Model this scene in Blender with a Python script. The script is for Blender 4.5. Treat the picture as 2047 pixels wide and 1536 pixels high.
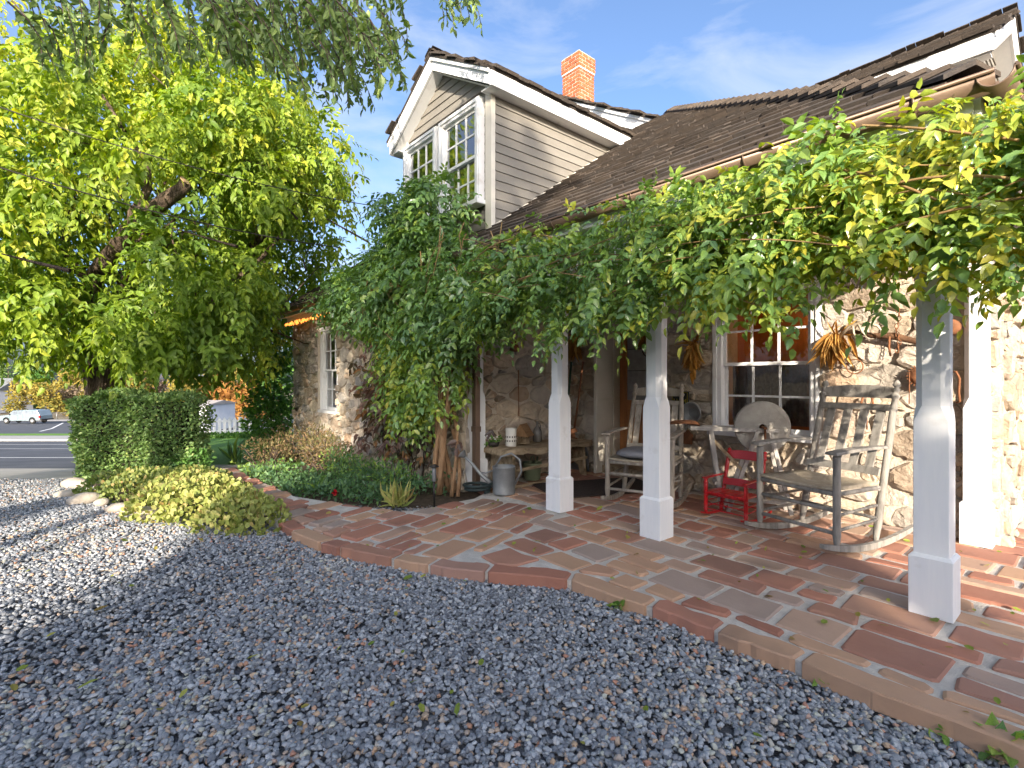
import bpy, math, random
import numpy as np
from mathutils import Vector, Matrix
SC = bpy.context.scene
for o in list(bpy.data.objects): bpy.data.objects.remove(o, do_unlink=True)
COL = SC.collection
rng = np.random.default_rng(7); random.seed(7)
R_ = math.radians
# ---------------------------------------------------------------- camera, sky, sun, exposure
H = 1.2; YAW = R_(49.8)
SNY, CSY = math.sin(YAW), math.cos(YAW)
cam = bpy.data.cameras.new('camera'); co = bpy.data.objects.new('camera', cam); COL.objects.link(co)
cam.sensor_width = 36; cam.lens = 18.0; cam.shift_y = -0.0054; cam.clip_end = 2000; cam.clip_start = 0.05
co.location = (0, 0, H); co.rotation_euler = (R_(90), 0, YAW); SC.camera = co
SUN_EL = R_(17); SUN_AZ = R_(128.5)       # azimuth measured from +Y towards +X
sd = Vector((math.sin(SUN_AZ)*math.cos(SUN_EL), math.cos(SUN_AZ)*math.cos(SUN_EL), math.sin(SUN_EL)))
sun = bpy.data.lights.new('sun', 'SUN'); so = bpy.data.objects.new('sun', sun); COL.objects.link(so)
sun.energy = 4.0; sun.angle = R_(0.5); sun.color = (1.0, 0.88, 0.72)
so.rotation_euler = (-sd).to_track_quat('-Z', 'Y').to_euler(); so.location = (6, -6, 14)
wd = bpy.data.worlds.new('World'); SC.world = wd; wd.use_nodes = True
nt = wd.node_tree; nt.nodes.clear()
def wn(t): return nt.nodes.new(t)
wo = wn('ShaderNodeOutputWorld'); bg = wn('ShaderNodeBackground'); sky = wn('ShaderNodeTexSky')
sky.sky_type = 'NISHITA'; sky.sun_disc = False; sky.sun_elevation = SUN_EL; sky.sun_rotation = SUN_AZ
sky.air_density = 0.75; sky.dust_density = 4.5; sky.ozone_density = 3.0
tc = wn('ShaderNodeTexCoord'); mp = wn('ShaderNodeMapping'); mp.inputs['Scale'].default_value = (1.2, 2.0, 6.0)
mp.inputs['Rotation'].default_value = (0.25, 0.2, 0.9)
nz = wn('ShaderNodeTexNoise'); nz.inputs['Scale'].default_value = 1.7; nz.inputs['Detail'].default_value = 7; nz.inputs['Roughness'].default_value = .58; nz.inputs['Distortion'].default_value = .5
cr = wn('ShaderNodeValToRGB'); cr.color_ramp.elements[0].position = .47; cr.color_ramp.elements[1].position = .82
cr.color_ramp.elements[0].color = (0, 0, 0, 1); cr.color_ramp.elements[1].color = (.8, .8, .8, 1)
mx = wn('ShaderNodeMix'); mx.data_type = 'RGBA'; mx.inputs[7].default_value = (2.3, 2.45, 2.8, 1)
nt.links.new(tc.outputs['Generated'], mp.inputs['Vector']); nt.links.new(mp.outputs[0], nz.inputs['Vector'])
nt.links.new(nz.outputs[0], cr.inputs[0]); nt.links.new(cr.outputs[0], mx.inputs[0]); nt.links.new(sky.outputs[0], mx.inputs[6])
nt.links.new(mx.outputs[2], bg.inputs[0]); nt.links.new(bg.outputs[0], wo.inputs[0]); bg.inputs[1].default_value = 0.15
SC.view_settings.view_transform = 'Standard'; SC.view_settings.look = 'None'; SC.view_settings.exposure = 1.5; SC.view_settings.gamma = 1.0
SC.view_settings.use_curve_mapping = False
SC.render.engine = 'CYCLES'
SC.cycles.max_bounces = 10; SC.cycles.diffuse_bounces = 6; SC.cycles.transmission_bounces = 6; SC.cycles.transparent_max_bounces = 8
# ---------------------------------------------------------------- coordinates (c = right of the viewpoint, t = distance ahead)
def W(c, t, z=0.0): return (c*CSY - t*SNY, c*SNY + t*CSY, z)
def px(x, y, z=0.0):                      # ground point under a picture point, at height z
    a = (x-1023.5)/1023; b = (757-y)/1023; t = (z-H)/b
    return W(a*t, t, z)
def terr(t):  return float(np.interp(t, [5, 7, 9.5, 26, 51, 75, 110, 400], [-.05, -.20, -.45, -1.92, -3.8, -5.0, -6.2, -9]))
def yard(t):  return float(np.interp(t, [4, 6, 7.5, 10, 16, 30], [-.05, -.08, -.14, -.33, -.64, -.9]))
def ct(p): return (p[0]*CSY + p[1]*SNY, -p[0]*SNY + p[1]*CSY)
# ---------------------------------------------------------------- materials
MATS = {}
def mat(name, cols, scale=6, rough=.8, bump=0.0, bscale=30, rnd=None, rmix=.5, spec=.3, metal=0, stretch=(1,1,1), detail=5, coords='Object', spread=(.3,.7), bdist=.02, stain=None):
    if name in MATS: return MATS[name]
    m = bpy.data.materials.new(name); m.use_nodes = True; n = m.node_tree; n.nodes.clear(); L = n.links.new
    out = n.nodes.new('ShaderNodeOutputMaterial'); bs = n.nodes.new('ShaderNodeBsdfPrincipled')
    L(bs.outputs[0], out.inputs[0]); bs.inputs['Roughness'].default_value = rough; bs.inputs['Metallic'].default_value = metal
    bs.inputs['Specular IOR Level'].default_value = spec
    tc = n.nodes.new('ShaderNodeTexCoord'); mp = n.nodes.new('ShaderNodeMapping'); mp.inputs['Scale'].default_value = stretch
    L(tc.outputs[coords], mp.inputs[0])
    nz = n.nodes.new('ShaderNodeTexNoise'); nz.inputs['Scale'].default_value = scale; nz.inputs['Detail'].default_value = detail; nz.inputs['Roughness'].default_value = .6
    L(mp.outputs[0], nz.inputs['Vector'])
    def ramp(cl, lo, hi, interp='LINEAR'):
        r = n.nodes.new('ShaderNodeValToRGB'); r.color_ramp.interpolation = interp
        e = r.color_ramp.elements
        while len(e) < len(cl): e.new(.5)
        for i, c in enumerate(cl):
            e[i].position = lo + (hi-lo)*i/max(1, len(cl)-1); e[i].color = (*c, 1)
        return r
    r1 = ramp(cols, *spread); L(nz.outputs[0], r1.inputs[0]); c_out = r1.outputs[0]
    if rnd:
        at = n.nodes.new('ShaderNodeAttribute'); at.attribute_name = 'rnd'
        r2 = ramp(rnd, 0, 1); L(at.outputs['Fac'], r2.inputs[0])
        mixn = n.nodes.new('ShaderNodeMix'); mixn.data_type = 'RGBA'; mixn.inputs[0].default_value = rmix
        L(c_out, mixn.inputs[6]); L(r2.outputs[0], mixn.inputs[7]); c_out = mixn.outputs[2]
    if stain:
        n2 = n.nodes.new('ShaderNodeTexNoise'); n2.inputs['Scale'].default_value = stain[1]; n2.inputs['Detail'].default_value = 6
        L(tc.outputs['Object'], n2.inputs['Vector'])
        r3 = ramp([(0,0,0),(1,1,1)], stain[2], stain[3]); L(n2.outputs[0], r3.inputs[0])
        mk = n.nodes.new('ShaderNodeMix'); mk.data_type = 'RGBA'; L(r3.outputs[0], mk.inputs[0]); L(c_out, mk.inputs[6]); mk.inputs[7].default_value = (*stain[0], 1); c_out = mk.outputs[2]
    L(c_out, bs.inputs['Base Color'])
    if bump:
        n3 = n.nodes.new('ShaderNodeTexNoise'); n3.inputs['Scale'].default_value = bscale; n3.inputs['Detail'].default_value = 6; n3.inputs['Roughness'].default_value = .65
        L(mp.outputs[0], n3.inputs['Vector'])
        b = n.nodes.new('ShaderNodeBump'); b.inputs['Strength'].default_value = bump; b.inputs['Distance'].default_value = bdist
        L(n3.outputs[0], b.inputs['Height']); L(b.outputs[0], bs.inputs['Normal'])
    MATS[name] = m; return m
def leafmat(name, cols, trans=(.35,.45,.03), tf=.35, rough=.45, spec=.35):
    m = bpy.data.materials.new(name); m.use_nodes = True; n = m.node_tree; n.nodes.clear(); L = n.links.new
    out = n.nodes.new('ShaderNodeOutputMaterial'); bs = n.nodes.new('ShaderNodeBsdfPrincipled'); tr = n.nodes.new('ShaderNodeBsdfTranslucent'); mx = n.nodes.new('ShaderNodeMixShader')
    at = n.nodes.new('ShaderNodeAttribute'); at.attribute_name = 'rnd'
    r = n.nodes.new('ShaderNodeValToRGB'); e = r.color_ramp.elements
    while len(e) < len(cols): e.new(.5)
    for i, c in enumerate(cols): e[i].position = i/(len(cols)-1); e[i].color = (*c, 1)
    L(at.outputs['Fac'], r.inputs[0])
    tc = n.nodes.new('ShaderNodeTexCoord'); nz = n.nodes.new('ShaderNodeTexNoise'); nz.inputs['Scale'].default_value = 25; nz.inputs['Detail'].default_value = 3
    L(tc.outputs['Object'], nz.inputs['Vector'])
    hs = n.nodes.new('ShaderNodeHueSaturation'); mr = n.nodes.new('ShaderNodeMapRange'); mr.inputs[1].default_value = .3; mr.inputs[2].default_value = .7; mr.inputs[3].default_value = .75; mr.inputs[4].default_value = 1.25
    L(nz.outputs[0], mr.inputs[0]); L(mr.outputs[0], hs.inputs['Value']); L(r.outputs[0], hs.inputs['Color'])
    L(hs.outputs[0], bs.inputs['Base Color']); bs.inputs['Roughness'].default_value = rough; bs.inputs['Specular IOR Level'].default_value = spec
    ml = n.nodes.new('ShaderNodeMix'); ml.data_type = 'RGBA'; ml.blend_type = 'MULTIPLY'; ml.inputs[0].default_value = 1
    L(hs.outputs[0], ml.inputs[6]); ml.inputs[7].default_value = (*[c*6 for c in trans], 1); L(ml.outputs[2], tr.inputs[0])
    mx.inputs[0].default_value = tf; L(bs.outputs[0], mx.inputs[1]); L(tr.outputs[0], mx.inputs[2]); L(mx.outputs[0], out.inputs[0])
    return m
def glassmat(name, tint=(.8,.85,.85), ior=1.9):
    m = bpy.data.materials.new(name); m.use_nodes = True; n = m.node_tree; n.nodes.clear(); L = n.links.new
    out = n.nodes.new('ShaderNodeOutputMaterial'); g = n.nodes.new('ShaderNodeBsdfGlossy'); t = n.nodes.new('ShaderNodeBsdfTransparent'); f = n.nodes.new('ShaderNodeFresnel'); mx = n.nodes.new('ShaderNodeMixShader')
    g.inputs['Roughness'].default_value = .01; g.inputs[0].default_value = (.95,.97,1,1); t.inputs[0].default_value = (*tint, 1); f.inputs[0].default_value = ior
    tc = n.nodes.new('ShaderNodeTexCoord'); nz = n.nodes.new('ShaderNodeTexNoise'); nz.inputs['Scale'].default_value = 2.5; b = n.nodes.new('ShaderNodeBump'); b.inputs['Strength'].default_value = .05; b.inputs['Distance'].default_value = .05
    L(tc.outputs['Object'], nz.inputs['Vector']); L(nz.outputs[0], b.inputs['Height']); L(b.outputs[0], g.inputs['Normal'])
    L(f.outputs[0], mx.inputs[0]); L(t.outputs[0], mx.inputs[1]); L(g.outputs[0], mx.inputs[2]); L(mx.outputs[0], out.inputs[0]); return m
def emat(name, col, s):
    m = bpy.data.materials.new(name); m.use_nodes = True; b = m.node_tree.nodes['Principled BSDF']
    b.inputs['Base Color'].default_value = (*col, 1); b.inputs['Emission Color'].default_value = (*col, 1); b.inputs['Emission Strength'].default_value = s; return m
# ---------------------------------------------------------------- mesh building
def tag(o, label=None, cat=None, group=None, kind=None):
    if label: o['label'] = label
    if cat: o['category'] = cat
    if group: o['group'] = group
    if kind: o['kind'] = kind
    return o
def empty(name, label, cat, loc=(0,0,0), rz=0, group=None):
    o = bpy.data.objects.new(name, None); COL.objects.link(o); o.location = loc; o.rotation_euler = (0, 0, rz); o.empty_display_size = .1
    return tag(o, label, cat, group)
def link(name, me, m, parent=None, bevel=0, smooth=False):
    o = bpy.data.objects.new(name, me); COL.objects.link(o)
    if m and not me.materials: me.materials.append(m)
    if parent: o.parent = parent
    if smooth: me.polygons.foreach_set('use_smooth', [True]*len(me.polygons))
    if bevel:
        md = o.modifiers.new('bevel', 'BEVEL'); md.width = bevel; md.segments = 2; md.limit_method = 'ANGLE'; md.angle_limit = R_(40)
    return o
def set_rnd(me, v):
    a = me.attributes.new('rnd', 'FLOAT', 'FACE')
    n = len(me.polygons)
    a.data.foreach_set('value', np.full(n, v, dtype=np.float32) if np.isscalar(v) else np.asarray(v, dtype=np.float32))
class MB:
    def __init__(s): s.v = []; s.f = []; s.r = []; s.sm = []
    def add(s, vs, fs, r=0.0, smooth=False):
        b = len(s.v); s.v += [tuple(x) for x in vs]; s.f += [tuple(i+b for i in f) for f in fs]; s.r += [r]*len(fs); s.sm += [smooth]*len(fs); return s
    def box(s, x0, x1, y0, y1, z0, z1, M=None, r=0.0):
        vs = [(x,y,z) for z in (z0,z1) for y in (y0,y1) for x in (x0,x1)]
        if M is not None: vs = [M @ Vector(v) for v in vs]
        return s.add(vs, [(0,2,3,1),(4,5,7,6),(0,1,5,4),(2,6,7,3),(0,4,6,2),(1,3,7,5)], r)
    def bar(s, p, q, w, h, up=(0,0,1), r=0.0):
        p = Vector(p); q = Vector(q); d = q-p; l = d.length; d.normalize(); sx = d.cross(Vector(up))
        if sx.length < 1e-4: sx = d.cross(Vector((1,0,0)))
        sx.normalize(); uz = sx.cross(d)
        vs = [p + d*a*l + sx*b*w/2 + uz*c*h/2 for c in (-1,1) for b in (-1,1) for a in (0,1)]
        return s.add(vs, [(0,2,3,1),(4,5,7,6),(0,1,5,4),(2,6,7,3),(0,4,6,2),(1,3,7,5)], r)
    def tube(s, pts, rad, n=8, cap=True, r=0.0, smooth=True, squash=None):
        pts = [Vector(p) for p in pts]; k = len(pts)
        if np.isscalar(rad): rad = [rad]*k
        rings = []; prev = None
        for i in range(k):
            d = (pts[min(i+1,k-1)] - pts[max(i-1,0)]).normalized()
            if prev is None:
                u = d.cross(Vector((0,0,1)))
                if u.length < .05: u = d.cross(Vector((1,0,0)))
            else: u = prev - d*prev.dot(d)
            u.normalize(); prev = u; w = d.cross(u)
            for j in range(n):
                a = 2*math.pi*j/n; rings.append(pts[i] + (u*math.cos(a) + w*math.sin(a))*rad[i])
        fs = [(i*n+j, i*n+(j+1)%n, (i+1)*n+(j+1)%n, (i+1)*n+j) for i in range(k-1) for j in range(n)]
        s.add(rings, fs, r, smooth)
        if cap:
            b = len(s.v)-len(rings); s.f += [tuple(b+j for j in range(n))[::-1], tuple(b+(k-1)*n+j for j in range(n))]; s.r += [r]*2; s.sm += [False]*2
        return s
    def lathe(s, prof, n=16, o=(0,0,0), r=0.0, M=None, smooth=True):
        vs = [(o[0]+p[0]*math.cos(2*math.pi*j/n), o[1]+p[0]*math.sin(2*math.pi*j/n), o[2]+p[1]) for p in prof for j in range(n)]
        if M is not None: vs = [M @ Vector(v) for v in vs]
        k = len(prof); fs = [(i*n+j, i*n+(j+1)%n, (i+1)*n+(j+1)%n, (i+1)*n+j) for i in range(k-1) for j in range(n)]
        b = len(s.v); s.add(vs, fs, r, smooth)
        s.f += [tuple(b+j for j in range(n))[::-1], tuple(b+(k-1)*n+j for j in range(n))]; s.r += [r]*2; s.sm += [False]*2
        return s
    def prism(s, poly, f0, f1, r=0.0):      # poly list of points mapped by f0 / f1 to 3D
        n = len(poly); vs = [f0(p) for p in poly] + [f1(p) for p in poly]
        return s.add(vs, [tuple(range(n))[::-1], tuple(range(n,2*n))] + [(i,(i+1)%n,n+(i+1)%n,n+i) for i in range(n)], r)
    def mesh(s, name):
        me = bpy.data.meshes.new(name); me.from_pydata(s.v, [], s.f); me.polygons.foreach_set('use_smooth', s.sm); set_rnd(me, s.r); me.update()
        return me
    def build(s, name, m, parent=None, bevel=0): return link(name, s.mesh(name), m, parent, bevel)
def bx(name, m, parent, x0, x1, y0, y1, z0, z1, bevel=0): return MB().box(x0,x1,y0,y1,z0,z1).build(name, m, parent, bevel)
# leaf templates: x across, y along, z normal
TL = (np.array([(0,0,0),(-.5,.30,.09),(0,.34,0),(.5,.30,.09),(-.40,.66,.05),(0,.68,-.03),(.40,.66,.05),(0,1,-.14)]), [(0,2,1),(0,3,2),(1,2,5,4),(2,3,6,5),(4,5,7),(5,6,7)])
TS = (np.array([(0,0,0),(-.5,.45,.08),(0,1,-.10),(.5,.45,.08)]), [(0,2,1),(0,3,2)])
TR = (np.array([(0,0,0),(-.5,.35,.05),(-.38,.85,.0),(0,1,-.04),(.38,.85,.0),(.5,.35,.05)]), [(0,3,2,1),(0,5,4,3)])
def nrmz(a): return a/np.maximum(np.linalg.norm(a, axis=-1, keepdims=True), 1e-9)
def leaf_frames(P, D, N):
    D = nrmz(D); S = nrmz(np.cross(D, N)); N = np.cross(S, D); return S, D, N
def leaf_mesh(name, tpl, P, D, N, Ln, Wd, rnd):
    S, D, N = leaf_frames(P, D, N); tv, tf = tpl; k = len(tv); n = len(P)
    V = (P[:,None,:] + S[:,None,:]*(tv[None,:,0,None]*(Ln*Wd)[:,None,None]) + D[:,None,:]*(tv[None,:,1,None]*Ln[:,None,None]) + N[:,None,:]*(tv[None,:,2,None]*Ln[:,None,None]))
    me = bpy.data.meshes.new(name); me.vertices.add(n*k); me.vertices.foreach_set('co', V.reshape(-1).astype(np.float32))
    flat = np.concatenate([np.array(f) for f in tf]); tot = np.array([len(f) for f in tf])
    loops = (flat[None,:] + (np.arange(n)*k)[:,None]).reshape(-1); me.loops.add(len(loops)); me.loops.foreach_set('vertex_index', loops.astype(np.int32))
    totals = np.tile(tot, n); starts = np.concatenate([[0], np.cumsum(totals)[:-1]])
    me.polygons.add(len(totals)); me.polygons.foreach_set('loop_start', starts.astype(np.int32)); me.polygons.foreach_set('loop_total', totals.astype(np.int32))
    set_rnd(me, np.repeat(rnd, len(tf))); me.update(); me.validate(); return me
def unit_leaves(tpl, m, nv=8):
    out = []
    for i in range(nv):
        me = bpy.data.meshes.new('leaf'); me.from_pydata([tuple(v) for v in tpl[0]], [], tpl[1]); set_rnd(me, (i+.5)/nv); me.materials.append(m); out.append(me)
    return out
CAMP = np.array([0, 0, H])
def foliage(parent, m, P, D, N, Ln, Wd, rnd, tpl=TL, singles=0, name='foliage', lname='leaf', front=None, org=(0,0,0)):
    """leaves that can be picked apart become parts of their own, the rest one mass"""
    P, D, N = map(np.asarray, (P, D, N)); idx = np.arange(len(P)); Q = P-np.array(org)
    if singles:
        size = Ln/np.linalg.norm(P-CAMP, axis=1)
        rel = P-CAMP; t = -rel[:,0]*SNY + rel[:,1]*CSY; c = rel[:,0]*CSY + rel[:,1]*SNY
        vis = (t > .5) & (np.abs(c) < t) & (np.abs(rel[:,2]) < .74*t)
        sc = np.where(vis, size, 0)
        if front is not None: sc = sc*(front+.01)
        order = np.argsort(-sc); pick = order[:singles]
        meshes = unit_leaves(tpl, m); S, DD, NN = leaf_frames(P[pick], D[pick], N[pick])
        for j, i in enumerate(pick):
            o = bpy.data.objects.new(lname, meshes[min(7, int(rnd[i]*8))]); COL.objects.link(o); o.parent = parent
            l = Ln[i]; M = Matrix.Identity(4)
            for a in range(3): M[a][0] = S[j][a]*l*Wd[i]; M[a][1] = DD[j][a]*l; M[a][2] = NN[j][a]*l; M[a][3] = Q[i][a]
            o.matrix_local = M
        idx = order[singles:]
    o = link(name, leaf_mesh(name, tpl, Q[idx], D[idx], N[idx], Ln[idx], Wd[idx], rnd[idx]), m, parent)
    o['kind'] = 'stuff'; return o
def rdir(n): return nrmz(rng.normal(size=(n,3)))
def shell(center, rad, n, lo=.55):
    d = rdir(n); r = (lo**3 + (1-lo**3)*rng.random(n))**(1/3); rad = np.array(rad)
    return np.array(center) + d*rad*r[:,None], nrmz(d/rad), r
def compound(P, O, npair, rl, ll, droop=.5, wr=(.42,.55), spread=.85, jit=.25, rcol=None, hang=.25, face=0.0):
    """pinnate leaves: leaflets in pairs along a drooping stalk"""
    n = len(P); rd = nrmz(O*.8 + rng.normal(size=(n,3))*.45 + np.array([0,0,-droop])); up = np.array([0,0,1.0])
    sd_ = nrmz(np.cross(rd, up + rng.normal(size=(n,3))*.25)); nn = nrmz(np.cross(sd_, rd))
    bsz = .6+.8*rng.random(n); rl = rl*bsz*(.8+.4*rng.random(n)); base = rng.random(n) if rcol is None else rcol
    Ps, Ds, Ns, Ls, Ws, Rs = [], [], [], [], [], []
    for i in range(npair+1):
        f = (i+.6)/(npair+.4); q = P + rd*(rl*f)[:,None] + np.array([0,0,-1.0])*(rl*.3*f*f)[:,None]
        for sgn in ((-1,1) if i < npair else (0,)):
            d = sd_*sgn*spread + rd*(.55 if sgn else 1) + rng.normal(size=(n,3))*jit + np.array([0,0,-hang])
            Ps.append(q); Ds.append(nrmz(d)); Ns.append(nrmz(nn + rng.normal(size=(n,3))*.35 + O*face)); Ls.append(ll*bsz*(.8+.4*rng.random(n))); Ws.append(wr[0]+(wr[1]-wr[0])*rng.random(n)); Rs.append(np.clip(base + rng.normal(size=n)*.1, 0, .999))
    return tuple(np.concatenate(a) for a in (Ps, Ds, Ns, Ls, Ws, Rs))
def join(*tl): return tuple(np.concatenate([t[i] for t in tl]) for i in range(6))
# ---------------------------------------------------------------- the materials of the place
m_stone = mat('rubble_stone', [(0.215,0.175,0.134),(0.457,0.376,0.282),(0.618,0.538,0.430)], 9, .9, .9, 22, rnd=[(0.269,0.202,0.148),(0.538,0.444,0.323),(0.309,0.309,0.309),(0.645,0.538,0.403),(0.403,0.269,0.175),(0.591,0.538,0.484),(0.228,0.228,0.242)], rmix=.62, bdist=.03, coords='Object', stain=((.44,.385,.31), 4.5, .54, .74))
m_mortar = mat('lime_mortar', [(0.481,0.418,0.341),(0.658,0.582,0.481)], 14, .95, .8, 60)
m_white = mat('white_paint', [(.74,.75,.765),(.80,.80,.80)], 7, .5, .12, 55, stretch=(4,4,.5), stain=((.50,.46,.41), 5.5, .60, .86), bdist=.006)
m_cream = mat('cream_paint', [(.62,.58,.50),(.70,.66,.58)], 5, .5, .06, 60)
m_siding = mat('beige_siding', [(.20,.185,.16),(.25,.23,.20)], 3, .6, .2, 40, stretch=(1,1,6), rnd=[(.195,.18,.155),(.255,.235,.205)], rmix=.4, stain=((.17,.155,.135), 2.2, .55, .8))
m_shake = mat('cedar_shake', [(.035,.028,.024),(.085,.066,.052),(.125,.10,.08)], 5, .9, .6, 40, rnd=[(.03,.025,.022),(.09,.068,.052),(.065,.06,.058),(.13,.098,.073)], rmix=.55, stretch=(6,1,6))
m_copper = mat('brown_gutter', [(.13,.085,.06),(.20,.135,.095)], 4, .42, .05, 30, spec=.5, metal=.35)
m_flag = mat('red_sandstone', [(0.254,0.127,0.090),(0.382,0.191,0.133),(0.456,0.254,0.180)], 4, .72, .4, 35, rnd=[(0.307,0.127,0.085),(0.403,0.180,0.122),(0.201,0.106,0.087),(0.488,0.318,0.201),(0.307,0.148,0.106),(0.350,0.307,0.265),(0.371,0.164,0.111),(0.477,0.371,0.276)], rmix=.74, stain=((.12,.085,.075), 1.1, .56, .78), bdist=.01)
m_joint = mat('patio_mortar', [(0.471,0.439,0.399),(0.666,0.626,0.569)], 12, .95, .7, 90)
m_grav0 = mat('gravel_base', [(0.046,0.048,0.055),(0.130,0.137,0.150),(0.208,0.215,0.234)], 90, .9, 1.0, 70, bdist=.03, coords='Object')
m_peb = mat('pebbles', [(.10,.11,.125),(.22,.235,.26)], 40, .62, .3, 120, rmix=.0, spec=.4)
def _peb():
    n = m_peb.node_tree; L = n.links.new; bs = [x for x in n.nodes if x.type == 'BSDF_PRINCIPLED'][0]
    at = n.nodes.new('ShaderNodeAttribute'); at.attribute_type = 'INSTANCER'; at.attribute_name = 'rnd'
    r = n.nodes.new('ShaderNodeValToRGB'); r.color_ramp.interpolation = 'LINEAR'; e = r.color_ramp.elements
    cl = [(0, (0.142, 0.15, 0.167)), (0.3, (0.241, 0.257, 0.279)), (0.6, (0.377, 0.4, 0.428)), (0.85, (0.599, 0.614, 0.628)), (0.89, (0.542, 0.407, 0.301)), (0.945, (0.663, 0.437, 0.257)), (0.975, (0.573, 0.241, 0.136)), (1, (0.63, 0.614, 0.5))]
    while len(e) < len(cl): e.new(.5)
    for i, (p, c) in enumerate(cl): e[i].position = p; e[i].color = (*c, 1)
    L(at.outputs['Fac'], r.inputs[0])
    mx = n.nodes.new('ShaderNodeMix'); mx.data_type = 'RGBA'; mx.inputs[0].default_value = .25
    old = bs.inputs['Base Color'].links[0].from_socket; L(r.outputs[0], mx.inputs[6]); L(old, mx.inputs[7]); L(mx.outputs[2], bs.inputs['Base Color'])
_peb()
m_soil = mat('garden_soil', [(.05,.035,.022),(.12,.085,.055)], 18, .95, .9, 50)
m_lawn = mat('lawn_grass', [(.10,.22,.025),(.17,.34,.05)], 30, .9, .9, 200, bdist=.03)
m_asph = mat('asphalt', [(.075,.08,.09),(.11,.115,.125)], 1.2, .9, .3, 60, spread=(.35,.65))
m_conc = mat('concrete_walk', [(.36,.34,.31),(.46,.44,.40)], 3, .9, .2, 50)
m_ground = mat('dry_ground', [(.12,.10,.06),(.24,.19,.12)], .3, .95, .3, 5)
m_brick = mat('orange_brick', [(.30,.085,.035),(.42,.13,.055)], 14, .85, .4, 60, rnd=[(.32,.085,.035),(.45,.16,.07),(.24,.065,.035)], rmix=.6)
m_bmort = mat('brick_mortar', [(.55,.47,.40),(.65,.57,.49)], 14, .95, .4, 60)
m_glass = glassmat('window_glass', ior=3.6)
m_pglass = glassmat('porch_glass', ior=1.75)
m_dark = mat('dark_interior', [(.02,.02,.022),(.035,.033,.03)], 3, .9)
m_oak = mat('oak_door', [(.30,.115,.035),(.52,.22,.075)], 3, .4, .15, 30, stretch=(8,8,.8), spec=.5)
m_line = mat('road_paint', [(.70,.69,.66),(.80,.79,.76)], 9, .8)
m_iron = mat('dark_metal', [(.03,.028,.027),(.07,.06,.055)], 12, .5, .2, 50, metal=.6)
m_rust = mat('rusty_iron', [(.09,.04,.02),(.24,.10,.045),(.16,.075,.04)], 14, .85, .4, 60)
m_wood = mat('weathered_wood', [(.24,.20,.15),(.42,.36,.28),(.50,.44,.36)], 5, .85, .5, 45, stretch=(3,3,.6))
m_plank = mat('old_plank', [(.16,.11,.06),(.36,.27,.17),(.46,.37,.25)], 6, .9, .9, 30, stretch=(5,.7,3))
m_grey = mat('grey_wood', [(.30,.28,.26),(.50,.47,.43)], 5, .85, .5, 60, stretch=(5,5,.8))
m_red = mat('red_enamel', [(.42,.006,.010),(.50,.012,.014)], 4, .28, .03, 30, spec=.5)
m_zinc = mat('galvanised_zinc', [(.22,.23,.235),(.33,.34,.345)], 9, .5, .1, 20, metal=.55, spec=.5)
m_husk = leafmat('corn_husk', [(.30,.15,.035),(.48,.27,.07),(.60,.40,.13)], trans=(.20,.14,.06), tf=.25, rough=.7, spec=.2)
m_bark = mat('tree_bark', [(.03,.022,.017),(.12,.085,.06),(.22,.165,.12)], 7, .95, 1.0, 12, stretch=(1.6,1.6,.5), bdist=.12)
m_twig = mat('twig_bark', [(.06,.045,.035),(.14,.10,.075)], 12, .9, .3, 30)
m_vstem = mat('vine_stem', [(.20,.12,.05),(.36,.24,.11)], 10, .8, .3, 30)
# ---------------------------------------------------------------- ground
def sheet(name, pts, m, kind='structure', parent=None):
    me = bpy.data.meshes.new(name); me.from_pydata([tuple(p) for p in pts], [], [tuple(range(len(pts)))]); me.update()
    o = link(name, me, m, parent)
    if parent is None: o['kind'] = kind
    return o
def strip(name, cs, ts, zf, m, off=0.0, kind='structure', thick=0):
    """grid sheet in (c, t) that follows a height profile"""
    v = [W(c(t) if callable(c) else c, t, zf(t)+off) for t in ts for c in cs]; k = len(cs)
    f = [(i*k+j, i*k+j+1, (i+1)*k+j+1, (i+1)*k+j) for i in range(len(ts)-1) for j in range(k-1)]
    if thick:
        n = len(v); v += [(a,b,z-thick) for a,b,z in v]
        rim = [i for i in range(k)] + [i*k+k-1 for i in range(1,len(ts))] + [(len(ts)-1)*k+j for j in range(k-2,-1,-1)] + [i*k for i in range(len(ts)-2,0,-1)]
        f += [(rim[i], rim[i-1], rim[i-1]+n, rim[i]+n) for i in range(len(rim))]
    me = bpy.data.meshes.new(name); me.from_pydata(v, [], f); me.update(); o = link(name, me, m); o['kind'] = kind; return o
ts_all = [-300,-60,-20,0,5,6,7,8,9.5,12,16,20,26,35,51,62,75,90,110,160,250,600]
strip('ground', [-900,-300,-100,-40,-20,-10,0,20,60,200,700], ts_all, lambda t: terr(t)-.10, m_ground)
strip('gravel_drive', [-16,-12,-8,-4,0,4,8], [-8,-3,0,2,4,5,6,7,7.6], terr, m_grav0, off=-.035)
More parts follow.
